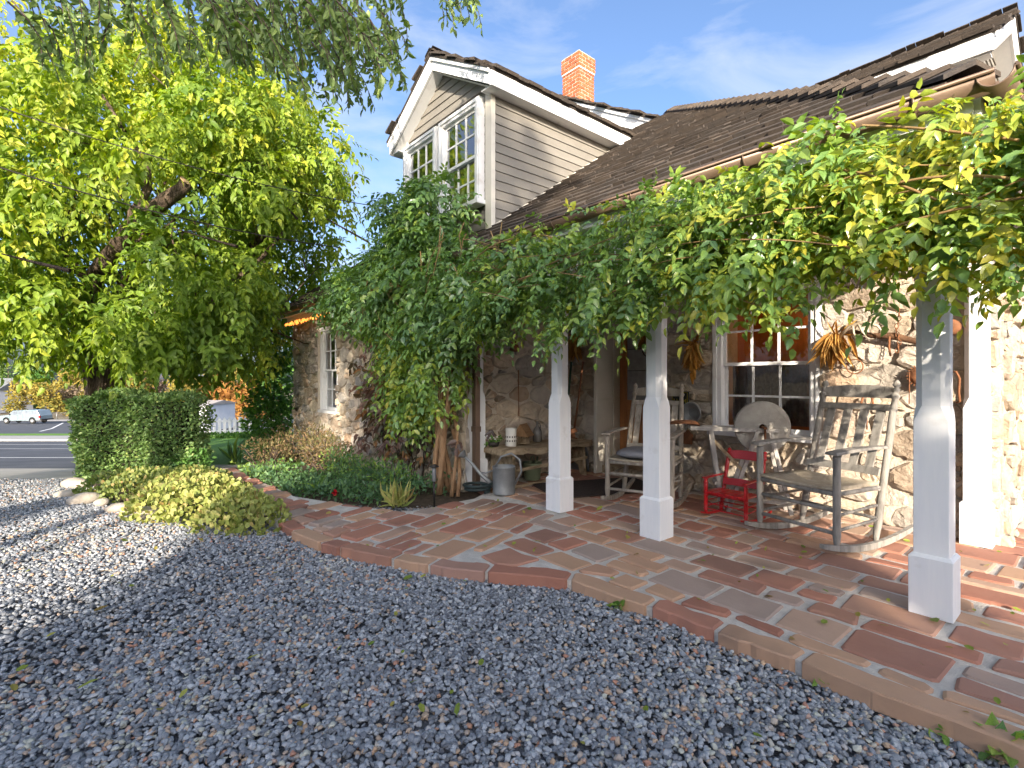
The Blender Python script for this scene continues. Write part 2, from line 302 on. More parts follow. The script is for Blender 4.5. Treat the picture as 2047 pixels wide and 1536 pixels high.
# road beyond the gravel
strip('apron', [-40,-20,-12,-9,-6.6,-5], [7.4,8.2,9.2], terr, m_conc, off=-.012)
strip('road', [-160,-80,-40,-20,-9,0], [9.4,12,16,20,26], lambda t: terr(t)-.06, m_asph)
strip('kerb', [-160,-40,-20,-9,-5], [9.2,9.4], lambda t: terr(t), m_conc, off=-.012, thick=.12)
for a, b in ((13.1,13.25),(17.8,17.95),(21.6,21.8)):
    strip('lane_line', [-160,-80,-40,-20,-9], [a,b], lambda t: terr(t)-.06, m_line, off=.004)
strip('far_kerb', [-200,-80,-20,0], [26,26.4], terr, m_conc, off=.03, thick=.15)
strip('far_sidewalk', [-200,-80,-20,0], [26.4,31.5], terr, m_conc, off=.02)
strip('verge', [-200,-80,-20,0], [31.5,35], terr, m_lawn, off=.03)
strip('parking_lot', [-300,-150,-80,-40,0], [35,42,51,62,72], terr, m_asph, off=.0)
strip('far_pavement', [-300,-150,-80,0], [72,74,78], terr, m_conc, off=.05)
def zl(c, t): return W(c, t, terr(t)+.012)
me = MB(); p0 = (-.922*41, 41); p1 = (-.877*66, 66)
me.add([zl(p0[0]-.12,p0[1]), zl(p0[0]+.12,p0[1]), zl(-.899*51+.12,51), zl(-.899*51-.12,51), zl(p1[0]+.14,p1[1]), zl(p1[0]-.14,p1[1])], [(0,1,2,3),(3,2,4,5)])
tag(me.build('stall_line', m_line), kind='structure')
# the raised yard with lawn, behind the hedge and round the house
yb = lambda t: float(np.interp(t, [5.0,5.6,7.0,10,17], [-3.6,-4.5,-5.75,-7.6,-11.0]))
def yard_sheet(name, ts, c1, m, off=0, thick=0):
    v = []; 
    for t in ts:
        for u in (0,.25,.5,.75,1): v.append(W(yb(t)*(1-u)+c1*u, t, yard(t)+off))
    f = [(i*5+j, i*5+j+1, (i+1)*5+j+1, (i+1)*5+j) for i in range(len(ts)-1) for j in range(4)]
    n = len(v); v += [(a,b,z-1.2) for a,b,z in v[0::5]]
    f += [(i*5, (i+1)*5, n+i+1, n+i) for i in range(len(ts)-1)]
    l = len(ts)-1; k = len(v); v += [(a,b,z-1.2) for a,b,z in v[l*5:l*5+5]]; f += [(l*5+j, l*5+j+1, k+j+1, k+j) for j in range(4)]
    me = bpy.data.meshes.new(name); me.from_pydata(v, [], f); me.update(); o = link(name, me, m); o['kind'] = 'structure'; return o
yard_sheet('garden_bed', [5.0,6,7,7.5,8.2], 3, m_soil)
yard_sheet('lawn', [8.2,9,10,12,14,17], 9, m_lawn, off=.004)
# ---------------------------------------------------------------- patio and path of sandstone flags
EDGE = [(500,985),(530,1022),(557,1042),(600,1066),(650,1085),(720,1101),(800,1117),(900,1133),(1000,1143),(1100,1151),(1146,1157),(1234,1190),(1331,1219),(1373,1236),(1470,1272),(1572,1306),(1700,1362)]
front = [px(x,y)[:2] for x,y in EDGE] + [(-.45,2.36),(.4,2.35),(1.6,2.33),(2.6,2.3)]
BEDE = [(974,982),(948,995),(896,1005),(859,1016),(800,1021),(763,1016),(718,1012),(655,1001),(588,990),(545,968),(500,947),(478,930),(462,921)]
bede = [px(x,y)[:2] for x,y in BEDE]
PATIO = front + [(2.6,9.0),(-.53,9.0),(-.53,5.6),(-4.72,5.6),(-4.72,3.45)] + bede + [px(432,921)[:2], px(440,935)[:2], px(470,958)[:2]]
PT = np.array(PATIO)
def inside(p, poly=PT):
    x, y = p; r = False; j = len(poly)-1
    for i in range(len(poly)):
        if (poly[i][1] > y) != (poly[j][1] > y) and x < (poly[j][0]-poly[i][0])*(y-poly[i][1])/(poly[j][1]-poly[i][1]) + poly[i][0]: r = not r
        j = i
    return r
def pz(x, y):                              # the path drops with the yard
    t = ct((x,y))[1]; return float(np.interp(t, [5.2, 6.2, 7.5, 8.5], [0, -.03, -.10, -.16])) if x < -4.7 and y < 3.2 else 0.0
def clip(poly, a, b, c):                   # keep a*x+b*y <= c
    out = []
    for i in range(len(poly)):
        p, q = poly[i], poly[(i+1)%len(poly)]; dp = a*p[0]+b*p[1]-c; dq = a*q[0]+b*q[1]-c
        if dp <= 0: out.append(p)
        if dp*dq < 0: s = dp/(dp-dq); out.append((p[0]+(q[0]-p[0])*s, p[1]+(q[1]-p[1])*s))
    return out
def area(p): return .5*sum(p[i][0]*p[(i+1)%len(p)][1]-p[(i+1)%len(p)][0]*p[i][1] for i in range(len(p)))
def chaikin(p, k=.22):
    out = []
    for i in range(len(p)):
        a, b = p[i], p[(i+1)%len(p)]; out += [(a[0]+(b[0]-a[0])*k, a[1]+(b[1]-a[1])*k), (a[0]+(b[0]-a[0])*(1-k), a[1]+(b[1]-a[1])*(1-k))]
    return out
def round_corners(p, d):
    out = []
    for i in range(len(p)):
        a, b, c = p[i-1], p[i], p[(i+1)%len(p)]
        for e in (a, c):
            l = math.hypot(e[0]-b[0], e[1]-b[1]); k = min(d*random.uniform(.5,1.4), l*.35)/max(l,1e-6); out.append((b[0]+(e[0]-b[0])*k, b[1]+(e[1]-b[1])*k))
    return out
pv = MB(); pv.v = [(x,y,pz(x,y)-.011) for x,y in PATIO] + [(x,y,pz(x,y)-.3) for x,y in PATIO]; n_ = len(PATIO)
tri = None
import mathutils
tri = mathutils.geometry.tessellate_polygon([[Vector((x,y,0)) for x,y in PATIO]])
pv.f = [tuple(t) for t in tri] + [(i,(i+1)%n_,n_+(i+1)%n_,n_+i) for i in range(n_)]; pv.r = [0]*len(pv.f); pv.sm = [False]*len(pv.f)
patio = pv.build('patio', m_joint); patio['kind'] = 'structure'
SEG = [(PATIO[i], PATIO[(i+1)%n_], -.125 if 1 < i < len(front)-1 else .012) for i in range(n_)]
def lay_flag(poly, r, inset=True):
    if area(poly) < 0: poly = poly[::-1]
    cx = sum(p[0] for p in poly)/len(poly); cy = sum(p[1] for p in poly)/len(poly)
    if inset and not inside((cx,cy)): return
    rad = max(math.hypot(p[0]-cx,p[1]-cy) for p in poly)
    for (a,b,ins) in (SEG if inset else ()):
        dx, dy = b[0]-a[0], b[1]-a[1]; l = math.hypot(dx,dy)
        u = max(0, min(1, ((cx-a[0])*dx+(cy-a[1])*dy)/l/l)); d = math.hypot(cx-a[0]-dx*u, cy-a[1]-dy*u)
        if d > rad+(.13 if ins < 0 and inset else 0): continue
        na, nb = dy/l, -dx/l; s = 1 if na*(cx-a[0])+nb*(cy-a[1]) < 0 else -1
        poly = clip(poly, na*s, nb*s, (na*a[0]+nb*a[1])*s + (ins if inset else .03))
        if len(poly) < 3: return
    if abs(area(poly)) < .0035: return
    q = []
    for p in poly:                         # drop near-duplicates
        if not q or math.hypot(p[0]-q[-1][0], p[1]-q[-1][1]) > .02: q.append(p)
    if len(q) < 3: return
    q = round_corners(q, random.uniform(.007,.02)); q = [(x+random.uniform(-.005,.005), y+random.uniform(-.005,.005)) for x,y in q]
    cx = sum(p[0] for p in q)/len(q); cy = sum(p[1] for p in q)/len(q); n = len(q); hz = random.uniform(-.004,.006)
    tl = (random.uniform(-.008,.008), random.uniform(-.008,.008))
    def ring(ins, z):
        o = []
        for x, y in q:
            d = math.hypot(x-cx,y-cy); k = max(.3, 1-ins/max(d,.01)); X = cx+(x-cx)*k; Y = cy+(y-cy)*k
            o.append((X, Y, pz(cx,cy)+z+(X-cx)*tl[0]+(Y-cy)*tl[1]))
        return o
    vs = ring(0,-.07)+ring(0,hz-.007)+ring(.012,hz); fs = [(i,(i+1)%n,n+(i+1)%n,n+i) for i in range(n)]+[(n+i,n+(i+1)%n,2*n+(i+1)%n,2*n+i) for i in range(n)]+[tuple(range(2*n,3*n))]
    mb = MB(); mb.add(vs, fs, r); mb.build('flagstone', m_flag, patio)
PAL = [.02,.06,.12,.16,.2,.3,.42,.44,.46,.55,.58,.70,.73,.82,.86,.9,.96,.98,.43,.71]
def rows(org, ang, u0, u1, v0, v1, test, hs=(.11,.32), ls=(.20,.50), gap=.019):
    ca, sa = math.cos(ang), math.sin(ang); v = v0
    while v < v1:
        h = random.uniform(hs[0],hs[0]*1.35) if random.random() < .22 else random.uniform(hs[0]*1.5,hs[1]); u = u0 - random.random()*.4
        while u < u1:
            l = random.uniform(*ls)*(1.05 if h < hs[0]*1.5 else .95)
            parts = [(v, v+h)] if h < .25 or random.random() < .7 else [(v, v+h*.5), (v+h*.5, v+h)]
            for (a, b) in parts:
                j = lambda: random.uniform(-.012,.012); g = gap*random.uniform(.6,1.2)
                c4 = [(u+g+j(),a+g+j()),(u+l*.5+j(),a+g+j()),(u+l-g+j(),a+g+j()),(u+l-g+j(),b-g+j()),(u+l*.5+j(),b-g+j()),(u+g+j(),b-g+j())]
                poly = [(org[0]+x*ca-y*sa, org[1]+x*sa+y*ca) for x,y in c4]
                m = (sum(p[0] for p in poly)/6, sum(p[1] for p in poly)/6)
                if test(m): lay_flag(poly, random.choice(PAL)+random.uniform(-.02,.02))
            u += l
        v += h
def zoneB(p): return p[0] < -2.75 - .3*(p[1]-2.2) and p[1] < 3.3 and p[0] < -2.9
fl_ = [Vector(p) for p in front[2:]]; cum = [0]
for i in range(1,len(fl_)): cum.append(cum[-1]+(fl_[i]-fl_[i-1]).length)
def along(s):
    i = max(k for k in range(len(cum)) if cum[k] <= s+1e-9); i = min(i, len(fl_)-2); f = (s-cum[i])/(cum[i+1]-cum[i]); d = (fl_[i+1]-fl_[i]).normalized(); return fl_[i]+(fl_[i+1]-fl_[i])*f, Vector((-d[1],d[0]))
s = .02
while s < cum[-1]-.2:                      # kerb course of long stones following the edge
    near = along(s)[0][0] > -.95; l = random.uniform(.75,1.2) if near else random.uniform(.2,.55); l = min(l, cum[-1]-s-.02); pts = []
    for f in (0,.25,.5,.75,1): p, nn = along(s+.012+(l-.024)*f); pts.append((p-nn*(.014+.012*random.random()), p+nn*(.112+random.uniform(-.012,.012))))
    lay_flag([tuple(a) for a,b in pts]+[tuple(b) for a,b in pts[::-1]], (.43+random.uniform(-.03,.03)) if near else random.choice((.05,.12,.2,.43,.55,.8)), inset=False); s += l
rows((0,0), 0, -4.9, 2.7, 2.05, 7.5, lambda p: not zoneB(p) and p[1] < 5.7+(3 if p[0] > -.6 else 0) and p[0] > -4.75)
rows((-2.9,1.0), R_(108), -.5, 7.5, -.4, 6.6, zoneB, hs=(.11,.27), ls=(.22,.48))
# ---------------------------------------------------------------- pebbles (uncountable: one object, instanced)
MOUND = [W(c,t)[:2] for c,t in ((-4.5,5.6),(-3.9,4.95),(-3.0,4.55),(-2.2,4.22),(-1.95,4.35),(-2.0,4.9),(-3.2,6.2),(-4.6,6.8))]
def pebbles():
    def samp(n, c0, c1, t0, t1):
        t = t0 + (t1-t0)*rng.random(n); c = c0 + (c1-c0)*rng.random(n); return c, t
    C, T = [], []
    for (t0,t1,wid,rho) in ((1.0,2.2,1.25,4700),(2.2,3.6,1.18,4400),(3.6,5.2,1.12,3400),(5.2,7.4,1.1,2200)):
        c0 = -wid*t1-.3; c1 = 1.9 if t0 < 4 else .2; n = int((c1-c0)*(t1-t0)*rho); c, t = samp(n, c0, c1, t0, t1); C.append(c); T.append(t)
    c = np.concatenate(C); t = np.concatenate(T); x = c*CSY - t*SNY; y = c*SNY + t*CSY
    keep = np.array([not inside((a,b)) and not inside((a,b), MOUND) for a,b in zip(x,y)]) & (np.abs(c) < 1.3*t+.5) & (y < 3.0)
    pat = np.sin(x*1.3+.7*np.sin(y*1.9))*np.cos(y*1.1+.5*np.sin(x*2.3)); keep &= ~((pat > .55) & (rng.random(len(x)) < .35))
    c, t, x, y = c[keep], t[keep], x[keep], y[keep]; n = len(x)
    z = np.interp(t, [5,7,9.5], [-.05,-.20,-.45]) - .028 + .018*rng.random(n) + .008*np.sin(x*3.1)*np.cos(y*2.7)
    me = bpy.data.meshes.new('gravel'); me.vertices.add(n); me.vertices.foreach_set('co', np.stack([x,y,z],1).reshape(-1).astype(np.float32))
    a = me.attributes.new('rnd','FLOAT','POINT'); a.data.foreach_set('value', np.clip(rng.random(n)+.10*np.sin(x*2.1)*np.cos(y*1.7),0,1).astype(np.float32))
    s = (.0070 + .0056*rng.random(n)**1.8)[:,None]*np.stack([1+.45*rng.random(n), .9+.3*rng.random(n), .55+.35*rng.random(n)],1)
    a = me.attributes.new('scl','FLOAT_VECTOR','POINT'); a.data.foreach_set('vector', s.reshape(-1).astype(np.float32))
    r = np.stack([rng.normal(size=n)*.35, rng.normal(size=n)*.35, rng.random(n)*6.28],1)
    a = me.attributes.new('rot','FLOAT_VECTOR','POINT'); a.data.foreach_set('vector', r.reshape(-1).astype(np.float32))
    a = me.attributes.new('pick','INT','POINT'); a.data.foreach_set('value', rng.integers(0,6,n).astype(np.int32))
    o = link('gravel', me, m_peb); tag(o, kind='stuff', label='blue grey pebbles covering the drive in the foreground', cat='gravel')
    g = bpy.data.node_groups.new('pebble_scatter','GeometryNodeTree'); g.interface.new_socket('Geometry', in_out='INPUT', socket_type='NodeSocketGeometry'); g.interface.new_socket('Geometry', in_out='OUTPUT', socket_type='NodeSocketGeometry')
    N = g.nodes.new; L = g.links.new; gi = N('NodeGroupInput'); go = N('NodeGroupOutput'); jn = N('GeometryNodeGeometryToInstance')
    for k in range(6):
        ic = N('GeometryNodeMeshIcoSphere'); ic.inputs['Radius'].default_value = 1; ic.inputs['Subdivisions'].default_value = 2
        nz = N('ShaderNodeTexNoise'); nz.inputs['Scale'].default_value = .75 + .1*k; nz.noise_dimensions = '4D'; nz.inputs['W'].default_value = 7.3*k+1; nz.inputs['Detail'].default_value = 1
        ps = N('GeometryNodeInputPosition'); L(ps.outputs[0], nz.inputs['Vector'])
        sub = N('ShaderNodeVectorMath'); sub.operation = 'SUBTRACT'; L(nz.outputs['Color'], sub.inputs[0]); sub.inputs[1].default_value = (.5,.5,.5)
        ml = N('ShaderNodeVectorMath'); ml.operation = 'SCALE'; L(sub.outputs[0], ml.inputs[0]); ml.inputs['Scale'].default_value = 2.0
        sp = N('GeometryNodeSetPosition'); L(ic.outputs['Mesh'], sp.inputs[0]); L(ml.outputs[0], sp.inputs['Offset'])
        sm = N('GeometryNodeSetShadeSmooth'); L(sp.outputs[0], sm.inputs[0]); st = N('GeometryNodeSetMaterial'); st.inputs['Material'].default_value = m_peb; L(sm.outputs[0], st.inputs[0]); L(st.outputs[0], jn.inputs[0])
    ip = N('GeometryNodeInstanceOnPoints'); L(gi.outputs[0], ip.inputs['Points']); L(jn.outputs[0], ip.inputs['Instance']); ip.inputs['Pick Instance'].default_value = True
    def na(nm, ty):
        q = N('GeometryNodeInputNamedAttribute'); q.data_type = ty; q.inputs[0].default_value = nm; return q.outputs[0]
    L(na('pick','INT'), ip.inputs['Instance Index']); L(na('scl','FLOAT_VECTOR'), ip.inputs['Scale'])
    er = N('FunctionNodeEulerToRotation'); L(na('rot','FLOAT_VECTOR'), er.inputs[0]); L(er.outputs[0], ip.inputs['Rotation'])
    L(ip.outputs[0], go.inputs[0]); md = o.modifiers.new('scatter','NODES'); md.node_group = g
pebbles()
# ---------------------------------------------------------------- the stone house
house = empty('stone_house', 'old rubble stone house with cedar shake roof, dormers and vine-hung porch', 'house')
EY, EZ, PT_ = 3.0, 2.5, .70                # eave line and pitch
XR, XL, XH = -.40, -10.9, -4.4             # right eave, left verge, hip peak
RY, RZ = 7.0, 2.5+.7*4.0
def roofz(y): return EZ + PT_*(y-EY)
# --- walls: slab with openings + individually laid stones
def wall(name, O, U, N, w, z0, z1, openings=(), thick=.45, zl=None, stones=True, hmin=.07, hmax=.19, seed=1, label=None, poly=None):
    """O origin on the outer face, U along, N outward; openings (u0,u1,z0,z1,depth)"""
    O = Vector(O); U = Vector(U); N = Vector(N); Z = Vector((0,0,1)); P = lambda u,z,d=0: O+U*u+Z*z+N*d
    us = sorted({0,w,*[o[0] for o in openings],*[o[1] for o in openings]}); zs = sorted({z0,z1,*[o[2] for o in openings],*[o[3] for o in openings]})
    mb = MB(); op = lambda u,z: any(o[0] < u < o[1] and o[2] < z < o[3] for o in openings)
    for i in range(len(us)-1):
        for j in range(len(zs)-1):
            if not op((us[i]+us[i+1])/2, (zs[j]+zs[j+1])/2):
                q = [(us[i],zs[j]),(us[i+1],zs[j]),(us[i+1],zs[j+1]),(us[i],zs[j+1])]
                mb.add([P(*a) for a in q], [(0,1,2,3)]); mb.add([P(*a,-thick) for a in q], [(3,2,1,0)])
    for (a,b,c,d,*_) in openings:
        for (p,q) in (((a,c),(a,d)),((a,d),(b,d)),((b,d),(b,c)),((b,c),(a,c))): mb.add([P(*p),P(*q),P(*q,-thick),P(*p,-thick)], [(0,1,2,3)])
    for (p,q) in (((0,z0),(0,z1)),((0,z1),(w,z1)),((w,z1),(w,z0)),((w,z0),(0,z0))): mb.add([P(*p),P(*q),P(*q,-thick),P(*p,-thick)], [(0,1,2,3)])
    wo_ = mb.build(name, m_mortar, house)
    if not stones: return wo_
    rg = random.Random(seed); AN = 1.55; sites = []
    def ok(u,z,r):
        for (a,b,c,d,*_) in openings:
            if a-r*.25*AN < u < b+r*.25*AN and c-r*.25 < z < d+r*.25: return False
        return True
    for r, tries in ((hmax*1.25,25),(hmax,160),(hmax*.8,380),(hmax*.6,800),(hmax*.45,1300),(hmin,2600)):
        for _ in range(int(tries*w*(z1-z0)/6)):
            u = rg.uniform(0,w); z = rg.uniform(z0,z1)
            if not ok(u,z,r): continue
            if all(((u-s[0])/AN)**2+(z-s[1])**2 > (.80*(r+s[2]))**2 for s in sites): sites.append((u,z,r))
    stuff = MB(); sites.sort(key=lambda s: (O+U*s[0]+Z*s[1]-Vector((0,0,H))).length/(s[2]+.05)); cnt = 0
    for i,(u,z,r) in enumerate(sites):
        big = 3.2*hmax; poly_ = [((u/AN)-big,z-big),((u/AN)+big,z-big),((u/AN)+big,z+big),((u/AN)-big,z+big)]; gap = rg.uniform(.002,.013); su = u/AN
        R2 = min(r*2.1, .36); a9 = rg.uniform(0,1); poly_ = [(su+R2*math.cos(k*1.0472+a9)*1.05, z+R2*math.sin(k*1.0472+a9)) for k in range(6)]
        for j,(u2,z2,r2) in enumerate(sites):
            if i == j: continue
            du, dz = u2/AN-su, z2-z; d = math.hypot(du,dz)
            if d > 4*hmax: continue
            f = (d*d + r*r - r2*r2)/(2*d); nx, nz_ = du/d, dz/d
            poly_ = clip(poly_, nx, nz_, nx*su+nz_*z+f-gap)
            if len(poly_) < 3: break
        if len(poly_) < 3: continue
        p = [(a*AN,b) for a,b in poly_]
        p = clip(p,-1,0,.0); p = clip(p,1,0,w) if len(p)>2 else p
        if len(p) > 2: p = clip(p,0,-1,-z0)
        if len(p) > 2: p = clip(p,0,1,z1)
        for (a,b,c,d,*_) in openings:
            if len(p) < 3: break
            mu = max(a-u, u-b); mz = max(c-z, z-d)
            if mu >= mz: p = clip(p,1,0,a-.01) if u < a else (clip(p,-1,0,-(b+.01)) if u > b else [])
            else: p = clip(p,0,1,c-.01) if z < c else (clip(p,0,-1,-(d+.01)) if z > d else [])
        if poly and len(p) > 2:
            for (a,b,c) in poly: p = clip(p,a,b,c) if len(p) > 2 else p
        if len(p) < 3 or abs(area(p)) < .0025: continue
        q = []
        for a in p:
            if not q or math.hypot(a[0]-q[-1][0],a[1]-q[-1][1]) > .025: q.append(a)
        if len(q) < 3: continue
        q = chaikin(q,rg.uniform(.10,.2)); q = [(a+rg.uniform(-.007,.007),b+rg.uniform(-.007,.007)) for a,b in q]; cu = sum(a[0] for a in q)/len(q); cz = sum(a[1] for a in q)/len(q); n = len(q); dp = rg.uniform(.012,.055)
        tu, tz = rg.uniform(-.16,.16), rg.uniform(-.16,.16); mb = MB(); vs = []
        for k, dd in ((1.0,-.01),(.97,dp*.6),(.84,dp),(.35,dp*1.04)):
            for a,b in q:
                A = cu+(a-cu)*k; B = cz+(b-cz)*k; jit = rg.uniform(-.009,.009) if k < 1 else 0
                vs.append(P(A+jit, B+jit, dd+(0 if k == 1 else (A-cu)*tu+(B-cz)*tz+rg.uniform(-.007,.007))))
        fs = [(m*n+i2, m*n+(i2+1)%n, (m+1)*n+(i2+1)%n, (m+1)*n+i2) for m in range(3) for i2 in range(n)] + [tuple(range(3*n,4*n))]
        cnt += 1
        if cnt <= 300: mb.add(vs, fs, rg.random(), False); mb.build('stone', m_stone, wo_)
        else: stuff.add(vs, fs, rg.random(), False)
    if stuff.v: stuff.build('stonework', m_stone, wo_)['kind'] = 'stuff'
    return wo_
WZ = -.45
# wing front (faces the drive), recess side, porch back, right side, wing end
W1 = (-9.34,-8.41,.59,2.13); W2 = (-6.35,-5.45,.66,2.13)
o_ = -10.7
wall('front_wall', (o_,3.3,0), (1,0,0), (0,-1,0), -4.735-o_, WZ, 2.36, [(W1[0]-o_,W1[1]-o_,W1[2],W1[3]),(W2[0]-o_,W2[1]-o_,W2[2],W2[3])], seed=3, hmax=.10, hmin=.035)
wall('recess_wall', (-4.72,3.312,0), (0,1,0), (1,0,0), 1.735, 0, 2.36, seed=5, hmax=.125, hmin=.035)
DX0, DX1 = -4.29, -3.39
MW = (-2.71,-1.71,.62,2.10)
wall('porch_wall', (-4.72,5.05,0), (1,0,0), (0,-1,0), 4.178, 0, 2.36, [(DX0+4.72,DX1+4.72,0.001,2.16),(MW[0]+4.72,MW[1]+4.72,MW[2],MW[3])], seed=8, hmax=.105, hmin=.03, thick=.5)
wall('side_wall', (-.53,5.062,0), (0,1,0), (1,0,0), 6.0, 0, 2.36, seed=11, hmax=.12, hmin=.04)
wall('end_wall', (-10.7,3.3,0), (0,1,0), (-1,0,0), 7.4, -.9, 2.36, stones=False)
# ceiling of the porch, beam, frieze under the eave
bx('porch_ceiling', m_white, house, -4.72,-.45,3.2,5.05,2.36,2.40)
bx('porch_beam', m_white, house, -4.74,-.44,3.26,3.46,2.13,2.36, .006)
bx('frieze_board', m_white, house, -10.75,-4.74,3.18,3.30,2.28,2.40, .005)
bx('soffit', m_white, house, -10.8,-.42,3.02,3.26,2.40,2.425)
bx('side_soffit', m_white, house, -.56,-.42,3.26,11,2.40,2.425)
# --- posts: plinth, lower square shaft, chamfered upper shaft
def post(x, y, w=.145, zt=2.13, b=.09):
    mb = MB(); h = w/2; c = .042
    def ring(z, hh, ch): return [(x+a,y+d,z) for a,d in ((-hh+ch,-hh),(hh-ch,-hh),(hh,-hh+ch),(hh,hh-ch),(hh-ch,hh),(-hh+ch,hh),(-hh,hh-ch),(-hh,-hh+ch))]
    lev = [(.30,h,.003),(.98,h,.003),(1.03,h-.001,c*.5),(1.06,h-.005,c*.72),(1.9,h-.005,c*.72),(1.94,h-.001,.003),(zt,h,.003)]
    vs = [v for l in lev for v in ring(*l)]; n = 8
    fs = [(i*n+j,i*n+(j+1)%n,(i+1)*n+(j+1)%n,(i+1)*n+j) for i in range(len(lev)-1) for j in range(n)]+[tuple(range((len(lev)-1)*n,len(lev)*n))]
    mb.add(vs,fs); p = mb.build('post', m_white, house)
    pb = MB(); pl = [(-.002,b,.003),(.29,b,.003),(.305,b-.012,.003),(.306,h,.003)]
    vs = [v for l in pl for v in ring(*l)]; pb.add(vs,[(i*n+j,i*n+(j+1)%n,(i+1)*n+(j+1)%n,(i+1)*n+j) for i in range(3) for j in range(n)]+[tuple(range(n))[::-1]])
    pb.build('plinth', m_white, p)
for x in (-.61,-2.27,-3.30): post(x, 3.36)
post(-4.64, 3.40)
post(-.66, 5.0)
# --- roof deck (planes) and cedar shakes
def slab(name, pts, N, th, m, parent):
    N = Vector(N).normalized(); n = len(pts); mb = MB(); mb.add([Vector(p) for p in pts]+[Vector(p)-N*th for p in pts], [tuple(range(n)), tuple(range(2*n-1,n-1,-1))]+[(i,n+i,n+(i+1)%n,(i+1)%n) for i in range(n)]); return mb.build(name, m, parent)
roof = slab('roof', [(XL,EY,EZ),(XR,EY,EZ),(XH,RY,RZ),(XL,RY,RZ)], (0,-PT_,1), .05, m_shake, house)
slab('hip_roof', [(XR,EY,EZ),(XR,2*RY-EY,EZ),(XH,RY,RZ)], (PT_,0,1), .05, m_shake, house)
slab('back_roof', [(XR,2*RY-EY,EZ),(XL,2*RY-EY,EZ),(XL,RY,RZ),(XH,RY,RZ)], (0,PT_,1), .05, m_shake, house)
_wed = {}
def wedge(w, k, ln=.24, th=.024):
    key = (round(w,2), k, ln, th)
    if key in _wed: return _wed[key]
    mb = MB(); h = w/2-.002; vs = [(-h,0,.002),(h,0,.002),(-h,0,th),(h,0,th),(-h,ln,-.012),(h,ln,-.012),(-h,ln,.001),(h,ln,.001)]
    mb.add(vs, [(0,1,3,2),(4,6,7,5),(2,3,7,6),(0,4,5,1),(0,2,6,4),(1,5,7,3)], (k+.5)/6); me = mb.mesh('shake'); me.materials.append(m_shake); _wed[key] = me; return me
def shakes(parent, O, U, V, N, inside_uv, u0, u1, s1, exp=.165, singles=300, seed=2, ln=.27, th=.034, name='shake'):
    rg = random.Random(seed); O = Vector(O); U = Vector(U); V = Vector(V).normalized(); N = Vector(N).normalized(); rec = []; s = -.03
    while s < s1:
        u = u0 - rg.random()*.1
        while u < u1:
            w = rg.choice((.09,.12,.15,.18,.22)); c = u+w/2
            if inside_uv(c, s+.06): rec.append((c, s+rg.uniform(-.016,.016), w, rg.randrange(6), rg.uniform(0,.010), rg.uniform(-.025,.025)))
            u += w
        s += exp
    cp = Vector((0,0,H)); rec.sort(key=lambda r: (O+U*r[0]+V*r[1]-cp).length)
    mb = MB()
    for i,(c,s,w,k,dn,rt) in enumerate(rec):
        Uc = (U*math.cos(rt)+V*math.sin(rt)); Vc = (V*math.cos(rt)-U*math.sin(rt)); p = O+U*c+V*s+N*dn
        me = wedge(w,k,ln,th)
        if i < singles:
            o = bpy.data.objects.new(name, me); COL.objects.link(o); o.parent = parent
            o.matrix_local = Matrix(((Uc[0],Vc[0],N[0],p[0]),(Uc[1],Vc[1],N[1],p[1]),(Uc[2],Vc[2],N[2],p[2]),(0,0,0,1)))
        else:
            vs = [p+Uc*v.co[0]+Vc*v.co[1]+N*v.co[2] for v in me.vertices]; mb.add(vs, [tuple(f.vertices) for f in me.polygons], (k+.5)/6)
    if mb.v: o = mb.build('shake_courses', m_shake, parent); o['kind'] = 'stuff'
cs_ = math.cos(math.atan(PT_)); sl = 4.0/cs_
def in_front(u, s):                        # u measured from XR leftwards is negative X offset: here u = X
    y = EY+s*cs_
    if u > XR-(y-EY)+.02 or y > RY: return False
    if -6.40 < u < -4.52 and y > 3.55 and roofz(y) < 4.45+ .59*(.95-abs(u+5.46)): return False
    return True
shakes(roof, (0,EY-.03,EZ-.02+.012), (1,0,0), (0,1,PT_), (0,-PT_,1), in_front, XL, XR+.05, sl, seed=4)
# hip caps, from the corner up to the peak
hd = Vector((-1,1,PT_)).normalized(); mbh = MB(); hipn = Vector((.0,0,1)); hl = Vector((XH-XR,RY-EY,RZ-EZ)).length
s = 0; k = 0
hip_cap_parent = bpy.data.objects['hip_roof']
while s < hl:
    p = Vector((XR,EY,EZ))+hd*s; q = p+hd*.30
    for sgn in (0,1):
        side = Vector((-1,0,0)) if sgn == 0 else Vector((0,1,0)); dn = Vector((0,0,0)); lat = (Vector((-.9,0,0)) if sgn == 0 else Vector((0,.9,0)))
        lat = lat - hd*lat.dot(hd); lat.normalize(); up = Vector((0,0,1)); lat = (lat + Vector((0,0,0)))*.13
        a0 = p+up*.075; a1 = q+up*.035
        MB().add([a0,a0+lat,a0+up*.024,a0+lat+up*.024,a1,a1+lat,a1+up*.012,a1+lat+up*.012],[(0,1,3,2),(4,6,7,5),(2,3,7,6),(0,4,5,1),(0,2,6,4),(1,5,7,3)], random.random()).build('hip_cap', m_shake, hip_cap_parent)
    s += .17
